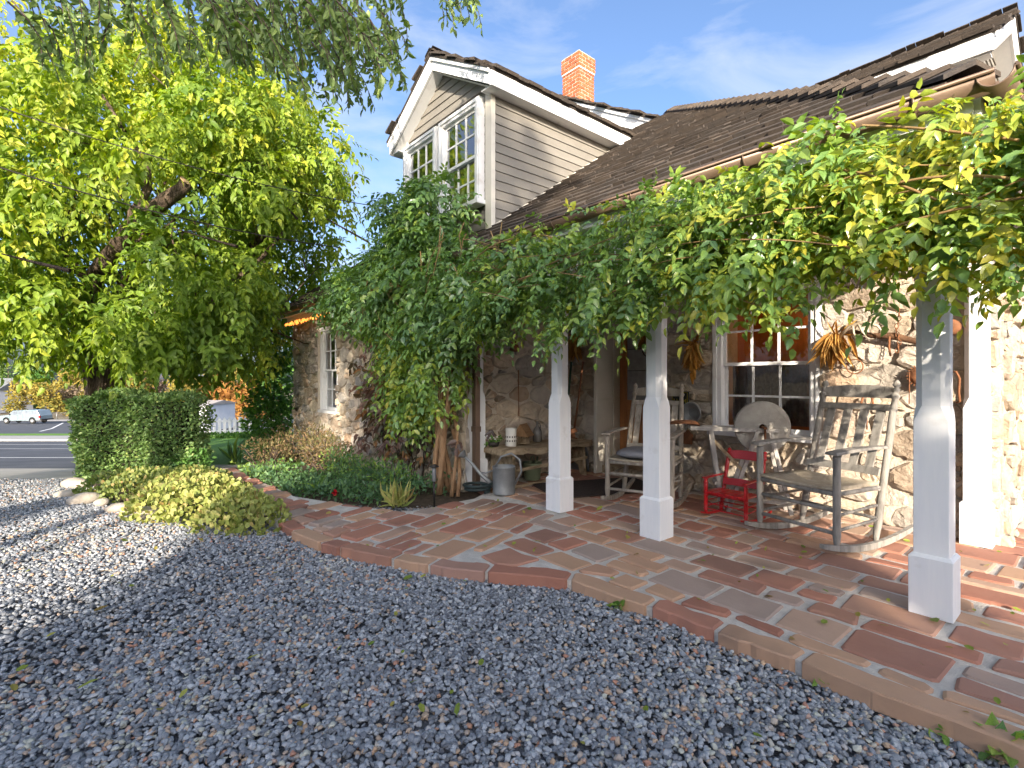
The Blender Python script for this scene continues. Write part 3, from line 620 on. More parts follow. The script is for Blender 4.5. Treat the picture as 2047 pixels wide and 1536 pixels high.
# gutters (half round) with the corner, brackets and a downpipe
def gutter(p, q, out, r=.062):
    p = Vector(p); q = Vector(q); out = Vector(out); mb = MB(); n = 9; th = .006
    for d in (p,q):
        for rr in (r, r-th):
            for j in range(n):
                a = math.pi*j/(n-1); mb.v.append(tuple(d + out*(-math.cos(a)*rr) + Vector((0,0,-math.sin(a)*rr*1.05))))
    f = []
    for j in range(n-1): f += [(j,j+1,2*n+j+1,2*n+j),(n+j+1,n+j,3*n+j,3*n+j+1),(j+1,j,n+j,n+j+1),(2*n+j,2*n+j+1,3*n+j+1,3*n+j)]
    f += [(n-1,2*n-1,4*n-1,3*n-1),(0,2*n,3*n,n)]; mb.f = f; mb.r = [0]*len(f); mb.sm = [True]*len(f)
    g = mb.build('gutter', m_copper, house)
    bead = MB().tube([p+out*(r+.004), q+out*(r+.004)], .009, 6).build('gutter_bead', m_copper, g)
    l = (q-p).length; k = max(1, int(l/.8))
    for i in range(k+1):
        c = p+(q-p)*((i+.35)/(k+.7)); MB().tube([c+out*(-math.cos(a)*(r+.004))+Vector((0,0,-math.sin(a)*(r*1.05+.004))) for a in [math.pi*j/8 for j in range(9)]], .006, 5).build('bracket', m_copper, g)
gutter((XL,EY-.075,EZ-.035),(XR+.075,EY-.075,EZ-.035),(0,-1,0))
gutter((XR+.075,EY-.137,EZ-.037),(XR+.075,11,EZ-.037),(1,0,0))
bx('fascia', m_white, house, XL,XR-.01,EY-.012,EY+.012,EZ-.14,EZ-.012)
bx('side_fascia', m_white, house, XR-.012,XR+.012,EY+.02,11,EZ-.14,EZ-.012)
dpm = MB().box(-4.545,-4.475,3.27,3.33,.0,2.38).box(-4.552,-4.468,3.262,3.338,.62,.68).box(-4.552,-4.468,3.262,3.338,1.6,1.64)
dpm.build('downpipe', m_copper, house, .004)
# --- siding
def siding(parent, P, u_of_z, z0, z1, exp=.105, holes=(), m=m_siding):
    """P(u,z,d) maps to 3D; u_of_z(z) -> (u0,u1)"""
    z = z0
    while z < z1-.02:
        zt = min(z+exp, z1); a0,b0 = u_of_z(z); a1,b1 = u_of_z(zt)
        segs = [(a0,b0,a1,b1)]
        for (h0,h1,hz0,hz1) in holes:
            if zt > hz0+.01 and z < hz1-.01:
                ns = []
                for (c0,d0,c1,d1) in segs:
                    if h1 <= c0 or h0 >= d0: ns.append((c0,d0,c1,d1)); continue
                    if h0-c0 > .02: ns.append((c0,h0,c1,h0))
                    if d0-h1 > .02: ns.append((h1,d0,h1,d1))
                segs = ns
        for (c0,d0,c1,d1) in segs:
            if d0-c0 < .03: continue
            mb = MB(); mb.add([P(c0,z,.002),P(d0,z,.002),P(c0,z,.020),P(d0,z,.020),P(c1,zt+.006,.0),P(d1,zt+.006,.0),P(c1,zt+.006,.006),P(d1,zt+.006,.006)], [(0,1,3,2),(4,6,7,5),(2,3,7,6),(0,4,5,1),(0,2,6,4),(1,5,7,3)], random.random()); mb.build('siding_board', m, parent)
        z += exp
def dormer(OX, OY, U, Vv, hw, zb, ze, za, g, so, zfloor, deep, wins, name):
    """front centre (OX,OY); U points right along the front, Vv into the roof"""
    U = Vector(U); V = Vector(Vv); F = lambda u,v,z: Vector((OX,OY,0))+U*u+V*v+Vector((0,0,z)); sp = (za-ze)/(hw+so); zw = ze-.02
    body = MB(); yb = lambda z: (z-zfloor)/PT_ # depth at which the roof plane reaches height z
    body.add([F(-hw+.02,.02,zb),F(hw-.02,.02,zb),F(hw-.02,.02,zw),F(0,.02,zw+sp*hw),F(-hw+.02,.02,zw)], [(0,1,2,3,4)])
    for s in (-1,1):
        x = s*(hw-.02); body.add([F(x,.02,zb),F(x,.02,zw),F(x,yb(zw)+.3,zw)], [(0,1,2) if s < 0 else (0,2,1)])
    dw = body.build('dormer_wall', m_siding, house)
    siding(dw, lambda u,z,d: F(u,-d,z), lambda z: ((-hw+.055, hw-.055) if z <= zw-.1 else (-(zw+sp*hw-z)/sp+.04, (zw+sp*hw-z)/sp-.04)), zb-.05, zw+sp*hw-.06, holes=wins)
    for s in (-1,1):
        siding(dw, lambda u,z,d,s=s: F(s*(hw-.012+d), u, z), lambda z: (.035, max(.036, yb(max(z,zb))+.02)), zb-.05, zw-.16)
        MB().box(-.055,.055,-.03,.03,0,zw-zb+.1).build('corner_board', m_cream, dw, .004).matrix_local = Matrix.Translation(F(s*(hw-.047),-.0,zb-.08)) @ Matrix(((U[0],V[0],0,0),(U[1],V[1],0,0),(0,0,1,0),(0,0,0,1)))
        # flashing trim board along the slope
        a = F(s*(hw+.016),.06,zb+.04); b = F(s*(hw+.016),yb(zw)-.2,zb+.04+(yb(zw)-.26)*PT_); MB().bar(a,b,.02,.12,up=(0,0,1)).build('trim_board', m_cream, dw)
        # eave fascia going back, rake board on the front
        e0 = F(s*(hw+so),-g,ze-.10); e1 = F(s*(hw+so),yb(ze)+.05,ze-.10); MB().bar(e0,e1,.025,.17).build('eave_board', m_white, dw, .003)
        MB().bar(F(s*(hw+so-.09),-g+.02,ze-.17),F(s*(hw+so-.09),yb(ze)-.2,ze-.17),.2,.015).build('eave_soffit', m_white, dw)
        r0 = F(s*(hw+so),-g-.014,ze-.10); r1 = F(0,-g-.014,za-.10); ang = math.atan(sp)
        mb = MB(); hh = .105; mb.add([F(s*(hw+so),-g-.026,ze-.185),F(s*(hw+so),-g-.026,ze-.02),F(0,-g-.026,za-.02),F(0,-g-.026,za-.185),F(s*(hw+so),-g,ze-.185),F(s*(hw+so),-g,ze-.02),F(0,-g,za-.02),F(0,-g,za-.185)], [(0,1,2,3),(7,6,5,4),(0,4,5,1),(1,5,6,2),(3,2,6,7),(0,3,7,4)]); mb.build('rake_board', m_white, dw)
        mb = MB(); mb.add([F(s*(hw+so+.015),-g-.05,ze-.07),F(s*(hw+so+.015),-g-.05,ze-.018),F(0,-g-.05,za-.018),F(0,-g-.05,za-.07),F(s*(hw+so+.015),-g-.027,ze-.07),F(s*(hw+so+.015),-g-.027,ze-.018),F(0,-g-.027,za-.018),F(0,-g-.027,za-.07)], [(0,1,2,3),(7,6,5,4),(0,4,5,1),(1,5,6,2),(3,2,6,7),(0,3,7,4)]); mb.build('rake_moulding', m_white, dw)
        mb = MB(); mb.add([F(s*(hw+so-.02),-g,ze-.19),F(0,-g,za-.19),F(0,0,za-.19),F(s*(hw+so-.02),0,ze-.19)], [(0,1,2,3)]); mb.build('rake_soffit', m_white, dw)
        # roof slope
        yr = yb(za)+.15; pts = [F(s*(hw+so+.03),-g-.06,ze),F(s*(hw+so+.03),yb(ze)+.1,ze),F(0,yr,za+.01),F(0,-g-.06,za+.01)]
        N = (U*s*sp+Vector((0,0,1))).normalized()
        rs = slab('dormer_roof', pts if s > 0 else pts[::-1], N, .03, m_shake, house)
        Vs = (U*-s+Vector((0,0,sp))).normalized(); L = (hw+so+.03)/math.cos(math.atan(sp))
        UU = V if s < 0 else -V
        if True:
            O = F(s*(hw+so+.03),0,ze)
            shakes(rs, O, V*(-1 if s > 0 else 1), Vs, N, (lambda u,q,s=s: -g-.05 < (-u if s > 0 else u) < yb(ze+q*math.sin(math.atan(sp)))+.05 and q < L), -5, 5, L, singles=60, seed=9+s, exp=.14, ln=.22)
    for i in range(int((yb(za)+g)/.16)):
        v = -g-.07+i*.16
        for s in (-1,1):
            a = F(0,v,za+.055); b = F(0,v+.26,za+.035); lat = (U*s*.10+Vector((0,0,-sp*.10)))
            MB().add([a,a+lat,a+Vector((0,0,.02)),a+lat+Vector((0,0,.02)),b,b+lat,b+Vector((0,0,.01)),b+lat+Vector((0,0,.01))],[(0,1,3,2),(4,6,7,5),(2,3,7,6),(0,4,5,1),(0,2,6,4),(1,5,7,3)],random.random()).build('ridge_cap', m_shake, dw)
    return dw
# --- windows
def window(F, w, z0, z1, casing=.085, glass=m_glass, rec=.03, cols=3, rows_=2, name='window', sill=True, back=.25, backm=None, parent=None):
    """F(u,z,d): u across from 0 to w, d outward"""
    def bb(mb,u0,u1,a,b,d0,d1): mb.add([F(u,z,d) for z in (a,b) for d in (d0,d1) for u in (u0,u1)], [(0,2,3,1),(4,5,7,6),(0,1,5,4),(2,6,7,3),(0,4,6,2),(1,3,7,5)])
    cz = casing; fr = MB(); bb(fr,0,cz,z0,z1,-.05,.035); bb(fr,w-cz,w,z0,z1,-.05,.035); bb(fr,cz,w-cz,z1-cz,z1,-.05,.033)
    wo_ = fr.build(name, m_white, house, .004)
    c2 = MB(); bb(c2,cz*.15,cz*.55,z0,z1-.01,.035,.05); bb(c2,w-cz*.55,w-cz*.15,z0,z1-.01,.035,.05); bb(c2,cz*.55,w-cz*.55,z1-cz*.6,z1-.01,.033,.048); c2.build('casing_moulding', m_white, wo_, .003)
    if sill: s = MB(); bb(s,-.03,w+.03,z0-.05,z0,-.05,.085); s.build('sill', m_white, wo_, .004)
    iu0, iu1, iz0, iz1 = cz, w-cz, z0, z1-cz; mid = (iz0+iz1)/2
    for (a,b,d,up) in ((mid-.018,iz1,-.005,True),(iz0,mid+.018,-.035,False)):
        st = .035; fs = MB(); bb(fs,iu0,iu0+st,a,b,d-.025,d); bb(fs,iu1-st,iu1,a,b,d-.025,d); bb(fs,iu0+st,iu1-st,b-st,b,d-.025,d-.001); bb(fs,iu0+st,iu1-st,a,a+st*(1 if up else 1.5),d-.025,d-.001)
        fs.build('sash', m_white, wo_, .003)
        gu0, gu1, ga, gb = iu0+st, iu1-st, a+st*(1 if up else 1.5), b-st; mu = .010
        for i in range(1,cols): u = gu0+(gu1-gu0)*i/cols; q = MB(); bb(q,u-mu,u+mu,ga,gb,d-.022,d-.003); q.build('muntin', m_white, wo_)
        for j in range(1,rows_): z = ga+(gb-ga)*j/rows_; q = MB(); bb(q,gu0,gu1,z-mu,z+mu,d-.021,d-.004); q.build('muntin', m_white, wo_)
        for i in range(cols):
            for j in range(rows_):
                q = MB(); tl = random.uniform(-.002,.002); u0_ = gu0+(gu1-gu0)*i/cols; u1_ = gu0+(gu1-gu0)*(i+1)/cols; a_ = ga+(gb-ga)*j/rows_; b_ = ga+(gb-ga)*(j+1)/rows_
                q.add([F(u0_,a_,d-.014+tl),F(u1_,a_,d-.014),F(u1_,b_,d-.014-tl),F(u0_,b_,d-.014)], [(0,1,2,3)]); q.build('pane', glass, wo_)
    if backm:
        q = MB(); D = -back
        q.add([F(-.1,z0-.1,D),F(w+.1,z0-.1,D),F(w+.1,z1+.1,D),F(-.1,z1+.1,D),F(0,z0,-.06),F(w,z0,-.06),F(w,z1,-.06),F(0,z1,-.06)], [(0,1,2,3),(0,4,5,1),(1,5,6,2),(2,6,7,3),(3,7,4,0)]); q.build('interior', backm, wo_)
    return wo_
DY = 3.5
DM = dormer(-5.46, DY, (1,0,0), (0,1,0), .99, roofz(DY)-.02, 4.52, 5.19, .15, .15, roofz(DY), 3, [(-.92,-.04,3.17,4.40),(.0,.86,3.17,4.40)], 'dormer')
window(lambda u,z,d: Vector((-6.34+u, DY-.062-d, z)), .84, 3.2, 4.36, backm=m_dark, back=.5)
window(lambda u,z,d: Vector((-5.44+u, DY-.062-d, z)), .84, 3.2, 4.36, backm=m_dark, back=.5)
DM2 = dormer(-.92, 7.75, (0,1,0), (-1,0,0), .99, EZ+PT_*.5, 4.50, 5.15, .15, .15, EZ+PT_*.52, 3, [], 'dormer')
window(lambda u,z,d: Vector((W1[0]+u, 3.38-d, z)), W1[1]-W1[0], W1[2]+.05, W1[3], backm=m_dark, back=.3)
window(lambda u,z,d: Vector((W2[0]+u, 3.38-d, z)), W2[1]-W2[0], W2[2]+.05, W2[3], backm=m_dark, back=.3)
m_room = mat('warm_room', [(.30,.10,.025),(.46,.17,.045)], 2.5, .7, 0, stretch=(4,1,.3))
window(lambda u,z,d: Vector((MW[0]-.02+u, 5.07-d, z)), MW[1]-MW[0]+.04, MW[2]+.05, MW[3]+.02, casing=.10, glass=m_pglass, backm=m_room, back=1.1)
# lace curtain behind the lower sash of the porch window
cu = MB()
for i in range(24):
    u0 = MW[0]+.13+i*.031; d = .0 if i%2 else .02
    cu.add([(u0,5.16+d,.75),(u0+.031,5.18-d,.75),(u0+.031,5.18-d,1.36-.02*(i%2)),(u0,5.16+d,1.36-.02*((i+1)%2))], [(0,1,2,3)])
cu_o = cu.build('lace_curtain', mat('lace', [(.13,.08,.06),(.22,.16,.13)], 30, .9), house)
# --- door, deep reveal, threshold
dr = MB().box(DX0+.03,DX0+.14,5.47,5.51,.10,2.10).box(DX1-.14,DX1-.03,5.47,5.51,.10,2.10).box(DX0+.14,DX1-.14,5.47,5.51,1.98,2.10).box(DX0+.14,DX1-.14,5.47,5.51,.10,.30).box(DX0+.14,DX1-.14,5.47,5.51,.80,.92).build('door', m_oak, house, .004)
MB().box(DX0+.14,-3.86,5.485,5.505,.30,.80).box(-3.82,DX1-.14,5.485,5.505,.30,.80).box(-3.86,-3.82,5.47,5.51,.30,.80).build('door_panel', m_oak, dr, .006)
MB().box(DX0+.14,DX1-.14,5.488,5.494,.92,1.98).build('door_glass', mat('leaded_glass', [(.26,.26,.27),(.38,.38,.39)], 14, .25, .1, 40, spec=.6), dr)
MB().tube([(-3.84+.075*math.cos(a),5.482,1.58+.10*math.sin(a)) for a in [k*.449 for k in range(15)]], .007, 6).tube([(-3.84,5.482,.93),(-3.84,5.482,1.48)],.005,5).tube([(-3.84,5.482,1.68),(-3.84,5.482,1.97)],.005,5).tube([(DX0+.15,5.482,1.30),(DX1-.15,5.482,1.30)],.004,5).tube([(DX0+.15,5.482,1.58),(-3.92,5.482,1.58)],.004,5).lathe([(.03,0),(.035,.006),(.02,.012)],12,M=Matrix.Translation((-3.84,5.484,1.58)) @ Matrix.Rotation(R_(90),4,'X')).build('leading', m_iron, dr)
MB().lathe([(.006,0),(.026,.015),(.028,.03),(.012,.045)],12,M=Matrix.Translation((DX1-.08,5.47,.98)) @ Matrix.Rotation(R_(90),4,'X')).build('door_knob', mat('brass', [(.45,.28,.08),(.55,.36,.12)], 5, .3, metal=.9), dr)
bx('door_interior', mat('door_curtain',[(.22,.20,.19),(.34,.32,.30)],8,.9), house, DX0-.05,DX1+.05,5.6,5.62,0,2.2)
bx('threshold', m_plank, house, DX0+.035,DX1-.035,5.1,5.5,.0,.10,.006)
for (x0,x1) in ((DX0-.005,DX0+.03),(DX1-.03,DX1+.005)):
    jb = bx('door_jamb', m_cream, house, x0,x1,4.985,5.52,.0,2.13,.003)
    xs = (x1,x1+.012) if x0 < -4 else (x0-.012,x0)
    MB().box(*xs,4.985,5.02,.05,2.10).box(*xs,5.33,5.37,.05,2.10).box(*xs,5.02,5.33,.90,.94).build('jamb_moulding', m_cream, jb, .003)
bx('door_head', m_cream, house, DX0+.03,DX1-.03,4.985,5.52,2.10,2.15)
# --- stone cross gable with brick chimney behind the ridge
GY, GX, GA = 7.35, -7.26, 6.80
gw = MB(); gw.add([(-11.5,GY,4.0),(-3.0,GY,4.0),(-3.0,GY,GA-.577*(4.26)-.1),(GX,GY,GA-.12),(-11.5,GY,GA-.577*4.24-.1)], [(0,1,2,3,4)]); gwo = gw.build('gable_wall', m_mortar, house)
rg = random.Random(5)
for i in range(46):
    x = -7.4+(i%23)*.13+rg.uniform(-.03,.03); zt = GA-.577*abs(x-GX)-.34-.16*(i//23)+rg.uniform(-.03,.03)
    n = 8; q = [(x+.062*math.cos(k*.785+.3)*rg.uniform(.8,1.15), zt+.07*math.sin(k*.785+.3)*rg.uniform(.8,1.15)) for k in range(n)]
    MB().add([(a,GY-.0,b) for a,b in q]+[(x+(a-x)*.75,GY-.04,zt+(b-zt)*.75) for a,b in q],[(k,(k+1)%n,n+(k+1)%n,n+k) for k in range(n)]+[tuple(range(n,2*n))],rg.random(),True).build('stone', m_stone, gwo)
for s in (-1,1):
    e = (GX+s*4.4, GA-.577*4.4)
    mb = MB(); y0, y1 = GY-.32, GY-.29
    mb.add([(GX,y0,GA-.27),(GX,y0,GA-.03),(e[0],y0,e[1]-.03),(e[0],y0,e[1]-.27),(GX,y1,GA-.27),(GX,y1,GA-.03),(e[0],y1,e[1]-.03),(e[0],y1,e[1]-.27)], [(0,1,2,3),(7,6,5,4),(1,5,6,2),(0,3,7,4),(3,2,6,7),(0,4,5,1)]); rb = mb.build('rake_board', m_white, house)
    mb = MB(); mb.add([(GX,y0-.03,GA-.09),(GX,y0-.03,GA-.025),(e[0],y0-.03,e[1]-.025),(e[0],y0-.03,e[1]-.09),(GX,y0-.002,GA-.09),(GX,y0-.002,GA-.025),(e[0],y0-.002,e[1]-.025),(e[0],y0-.002,e[1]-.09)], [(0,1,2,3),(7,6,5,4),(1,5,6,2),(0,3,7,4),(3,2,6,7),(0,4,5,1)]); mb.build('rake_moulding', m_white, rb)
    mb = MB(); mb.add([(GX,y1,GA-.26),(e[0],y1,e[1]-.26),(e[0],GY,e[1]-.26),(GX,GY,GA-.26)], [(0,1,2,3)]); mb.build('rake_soffit', m_cream, rb)
    pts = [(e[0],GY-.36,e[1]),(e[0],13,e[1]),(GX,13,GA),(GX,GY-.36,GA)]
    rs = slab('gable_roof', pts if s > 0 else pts[::-1], (s*.577,0,1), .03, m_shake, house)
    if s > 0:
        L = 4.4/math.cos(math.atan(.577)); shakes(rs, (e[0],0,e[1]), (0,-1,0), (-1,0,.577), (.577,0,1), lambda u,q: 6.97 < -u < 9.5 and q < L, -9.5, -6.97, L, singles=60, seed=21)
CX, CY, CW = -7.22, 7.9, .23
chm = MB().box(CX-CW+.008,CX+CW-.008,CY-CW+.008,CY+CW-.008,6.3,7.70).box(CX-CW*1.08+.008,CX+CW*1.08-.008,CY-CW*1.08+.008,CY+CW*1.08-.008,7.46,7.80).build('chimney', m_bmort, house)
z = 6.45; k = 0
while z < 7.79:
    cw = CW*1.08 if z > 7.44 else CW; bl = 2*cw/2.5
    for face in range(4):
        u = -cw - (bl*.5 if k%2 else 0)
        while u < cw-.01:
            a, b = max(u,-cw)+(.008 if u > -cw else 0), min(u+bl,cw)-(.008 if u+bl < cw else .05)
            if b-a > .03:
                d0, d1 = cw-.05, cw+random.uniform(-.002,.003)
                P4 = [(a,-d1),(b,-d1),(b,-d0),(a,-d0)]; c4, s4 = [(1,0),(0,1),(-1,0),(0,-1)][face]
                q = [(CX+x*c4-y*s4, CY+x*s4+y*c4) for x,y in P4]
                MB().prism(q, lambda p: (p[0],p[1],z+.008), lambda p: (p[0],p[1],z+.066), random.random()).build('brick', m_brick, chm)
            u += bl
    z += .0745; k += 1
MB().box(CX-CW*.9,CX+CW*.9,CY-CW*.9,CY+CW*.9,7.80,7.83).build('flue_cap', m_bmort, chm)
# ---------------------------------------------------------------- planting
A_ = np.array
def Wn(c, t, z): return np.array(W(c, t, z))
m_tree = leafmat('walnut_leaf', [(.12,.21,.035),(.20,.30,.04),(.32,.41,.045),(.48,.48,.055)], trans=(.20,.21,.03), tf=.42)
m_vine = leafmat('vine_leaf', [(.13,.24,.09),(.18,.32,.10),(.25,.40,.09),(.42,.50,.08),(.58,.52,.07)], trans=(.20,.20,.03), tf=.36, rough=.28, spec=.8)
m_over = leafmat('pear_leaf', [(.13,.20,.07),(.18,.26,.085),(.25,.34,.10),(.34,.42,.12)], trans=(.18,.21,.04), tf=.32, rough=.4)
m_creep = leafmat('creeper_leaf', [(0.085,0.067,0.057),(0.142,0.085,0.067),(0.209,0.104,0.067),(0.095,0.114,0.057),(0.304,0.152,0.057)], trans=(.2,.13,.08), tf=.25, rough=.4, spec=.45)
m_mound = leafmat('pale_leaf', [(0.180,0.226,0.053),(0.284,0.330,0.083),(0.406,0.434,0.127),(0.480,0.450,0.166),(0.420,0.284,0.106)], trans=(.2,.2,.06), tf=.25, rough=.6)
m_hedge = leafmat('hedge_leaf', [(0.117,0.199,0.070),(0.176,0.281,0.094),(0.257,0.374,0.117),(0.397,0.444,0.141)], trans=(.2,.24,.05), tf=.25)
m_cover = leafmat('cover_leaf', [(0.076,0.153,0.076),(0.119,0.221,0.093),(0.187,0.306,0.068),(0.306,0.391,0.068)], trans=(.2,.26,.04), tf=.3)
m_fade = leafmat('fading_leaf', [(0.096,0.128,0.040),(0.176,0.160,0.064),(0.272,0.192,0.096),(0.352,0.224,0.144)], trans=(.2,.16,.06), tf=.3, rough=.6)
m_yel = leafmat('autumn_leaf', [(0.144,0.156,0.036),(0.264,0.228,0.042),(0.360,0.264,0.048),(0.192,0.180,0.072)], trans=(.2,.17,.05), tf=.3, rough=.7)
m_gry = leafmat('bare_thicket', [(.17,.13,.10),(.24,.18,.13),(.20,.17,.09)], trans=(.17,.15,.1), tf=.2, rough=.8)
m_org = leafmat('orange_leaf', [(.26,.11,.03),(.34,.16,.04),(.36,.22,.05)], trans=(.2,.13,.05), tf=.3, rough=.7)
m_shrub = leafmat('shrub_leaf', [(0.060,0.136,0.034),(0.102,0.221,0.048),(0.170,0.306,0.060)], trans=(.2,.26,.03), tf=.3)
def limb(pts, r0, r1, name, m, parent, n=10, wob=.0, rings=10):
    pts = [Vector(p) for p in pts]; out = []
    for i in range(rings+1):                # Catmull-Rom through the points
        u = i/rings*(len(pts)-1); k = min(int(u), len(pts)-2); f = u-k; p = [pts[max(k-1,0)],pts[k],pts[k+1],pts[min(k+2,len(pts)-1)]]
        q = .5*((2*p[1])+(p[2]-p[0])*f+(2*p[0]-5*p[1]+4*p[2]-p[3])*f*f+(3*p[1]-p[0]-3*p[2]+p[3])*f**3); out.append(q+Vector(rng.normal(size=3)*wob))
    rad = [(r0+(r1-r0)*(i/rings))*(1+rng.normal()*.06) for i in range(rings+1)]
    return MB().tube(out, rad, n).build(name, m, parent)
# --- the great tree behind the hedge
tb = W(-7.15, 9.0, -.42)
big = empty('walnut_tree', 'large spreading tree with bright yellow green leaves and sawn limb behind the clipped hedge', 'tree', tb)
def loc(p): return tuple(A_(p)-A_(tb))
trk = MB(); prof = []
for i in range(14):
    z = -.1+i*.17; prof.append((.34-.055*min(1,z/1.2)+(.10*math.exp(-max(z,0)*5)), z))
vs = []; n = 22
for (r,z) in prof:
    for j in range(n):
        a = 2*math.pi*j/n; rr = r*(1+.07*math.sin(a*9+z*2.2)+.04*math.sin(a*15+z*5)+rng.normal()*.012); vs.append((rr*math.cos(a), rr*math.sin(a), z))
trk.add(vs, [(i*n+j,i*n+(j+1)%n,(i+1)*n+(j+1)%n,(i+1)*n+j) for i in range(13) for j in range(n)], 0, False); trk.build('trunk', m_bark, big)
T0 = (-7.15,9.0,1.55)
cutl = limb([loc(W(*p)) for p in (T0,(-7.05,8.6,2.75),(-6.1,7.9,3.25),(-5.45,7.55,3.62),(-5.0,7.4,3.75),(-4.66,7.3,4.02))], .15, .085, 'limb', m_bark, big, 12, .02, 16)
e = A_(loc(W(-4.66,7.3,4.02)))
MB().lathe([(.07,.0),(.083,.006),(.07,.012)], 14, M=Matrix.Translation(Vector(e)) @ (Vector(A_(W(-4.5,7.25,4.16))-A_(W(-4.66,7.3,4.02))).to_track_quat('Z','Y').to_matrix().to_4x4())).build('cut_face', mat('sawn_wood', [(.35,.22,.12),(.5,.36,.22)], 8, .9), cutl)
LIMBS = [[T0,(-6.3,8.7,1.85),(-5.5,8.5,2.05),(-4.9,8.4,2.45),(-3.9,8.7,3.7)], [T0,(-7.6,8.4,2.6),(-8.2,7.9,3.4),(-9.3,7.4,4.2)], [T0,(-7.0,9.3,3.0),(-6.6,9.6,4.6),(-6.4,9.6,6.3)], [T0,(-6.5,9.5,2.4),(-5.2,10.2,3.8),(-4.2,10.6,5.2)], [(-7.05,8.6,2.75),(-7.6,8.0,3.9),(-7.7,7.6,5.2)], [(-6.1,7.9,3.25),(-5.9,8.2,4.3),(-5.4,8.3,5.6)], [(-5.45,7.55,3.62),(-5.55,7.7,4.5),(-6.1,7.6,5.4)], [T0,(-8.0,9.3,2.3),(-9.6,9.4,3.4)]]
for i, L_ in enumerate(LIMBS): limb([loc(W(*p)) for p in L_], .15 if i < 4 else .06, .025, 'limb', m_bark, big, 9, .03)
tw = MB()
for i in range(110):
    p = A_(T0)+A_([.75,.2,2.2])+rng.normal(size=3)*A_([1.6,1.0,1.2]); q = p+rng.normal(size=3)*.5+A_([0,0,.3]); tw.tube([loc(W(*p)),loc(W(*((p+q)/2+rng.normal(size=3)*.1))),loc(W(*q))], [.022,.014,.006], 5, cap=False)
tw.build('twigs', m_bark, big)['kind'] = 'stuff'
LPX = [(190,545),(215,515),(250,492),(275,455),(300,425),(335,398),(372,368)]   # keep the sawn limb in view
cl = []
while len(cl) < 350:
    d = rdir(1)[0]; r = rng.random()**.33; 
    if r < .45: continue
    p = A_([-6.35,9.2,3.75])+d*r*A_([3.55,3.0,3.7])
    if p[2] < 1.25+.12*max(0,abs(p[0]+5.5)-1.5): continue
    X, Y = 1023+1023*p[0]/p[1], 757-1023*(p[2]-H)/p[1]
    if p[1] < 8.0 and 150 < X < 430 and 330 < Y < 580 and rng.random() < .5: continue
    if p[1] < 9.0 and min(math.hypot(X-lx, (Y-ly)) for lx, ly in LPX) < 56: continue
    if Y > (700 if X > 140 else 690): continue
    if X < 160 and Y > 640 and rng.random() < .6: continue
    if X > 530 and Y > 440 and p[1] < 10.9: continue
    cl.append(p)
for X, Y, t in ((40,610,7.2),(110,640,7.3),(60,560,7),(150,600,7.6),(250,640,7.8),(330,700,8.0),(420,690,8.2),(480,650,8.4),(420,600,7.8),(490,560,8),(560,600,11.4),(600,520,11.2),(20,660,7.4),(100,680,7.6),(300,630,7.5),(500,700,8.8),(440,715,8.8),(240,670,7.9),(160,650,8.0),(350,705,8.4),(620,430,11),(650,480,11.3),(670,400,11.2),(640,350,10.5),(590,300,10),(600,400,10.5),(520,430,11),(560,470,11.5),(600,560,11.6),(640,540,11.8),(520,540,11),(560,640,11.8),(480,480,10.5),(540,580,11.2),(660,560,12),(500,620,10.8),(580,350,10.6)): cl.append(A_([(X-1023)/1023*t, t, H+(757-Y)/1023*t]))
parts = []
for p in cl:
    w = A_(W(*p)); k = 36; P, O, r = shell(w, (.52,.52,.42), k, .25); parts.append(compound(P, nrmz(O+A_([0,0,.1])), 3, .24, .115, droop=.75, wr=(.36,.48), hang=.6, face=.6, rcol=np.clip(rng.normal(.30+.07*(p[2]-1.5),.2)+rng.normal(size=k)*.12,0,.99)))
P, D, N, Ln, Wd, Rn = join(*parts)
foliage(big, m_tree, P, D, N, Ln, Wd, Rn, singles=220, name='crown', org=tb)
# --- overhanging tree: its trunk stands behind the viewpoint, its limbs reach over the drive
ob = W(-4.6, -2.2, -.07)
ov = empty('pear_tree', 'tree whose drooping grey green branches hang into the top of the view', 'tree', ob)
def lo(p): return tuple(A_(p)-A_(ob))
limb([lo(W(*p)) for p in ((-4.6,-2.2,-.1),(-4.55,-2.1,1.6),(-4.4,-1.8,3.2),(-4.1,-1.2,4.6))], .30, .20, 'trunk', m_bark, ov, 14, .01)
limb([lo(W(*p)) for p in ((-4.4,-1.8,3.2),(-3.9,.6,5.0),(-3.0,3.0,5.75),(-2.2,5.0,5.7))], .17, .05, 'limb', m_bark, ov, 10, .02)
limb([lo(W(*p)) for p in ((-4.1,-1.2,4.6),(-3.0,1.2,5.6),(-1.6,3.4,6.0),(-.3,5.2,5.6))], .15, .04, 'limb', m_bark, ov, 10, .02)
limb([lo(W(*p)) for p in ((-4.2,-1.4,4.2),(-4.6,1.0,5.2),(-4.6,3.2,5.5),(-4.1,5.2,5.3))], .14, .04, 'limb', m_bark, ov, 10, .02)
OL = []; tws = MB()
spec = [(100+rng.random()*330, 20+rng.random()*140, 0) for i in range(60)] + [(430+rng.random()*390, 20+rng.random()*200, 1) for i in range(170)] + [(870+rng.random()*125, -20+rng.random()*90, 2) for i in range(16)] + [(60+rng.random()*60, 60+rng.random()*120, 0) for i in range(6)]
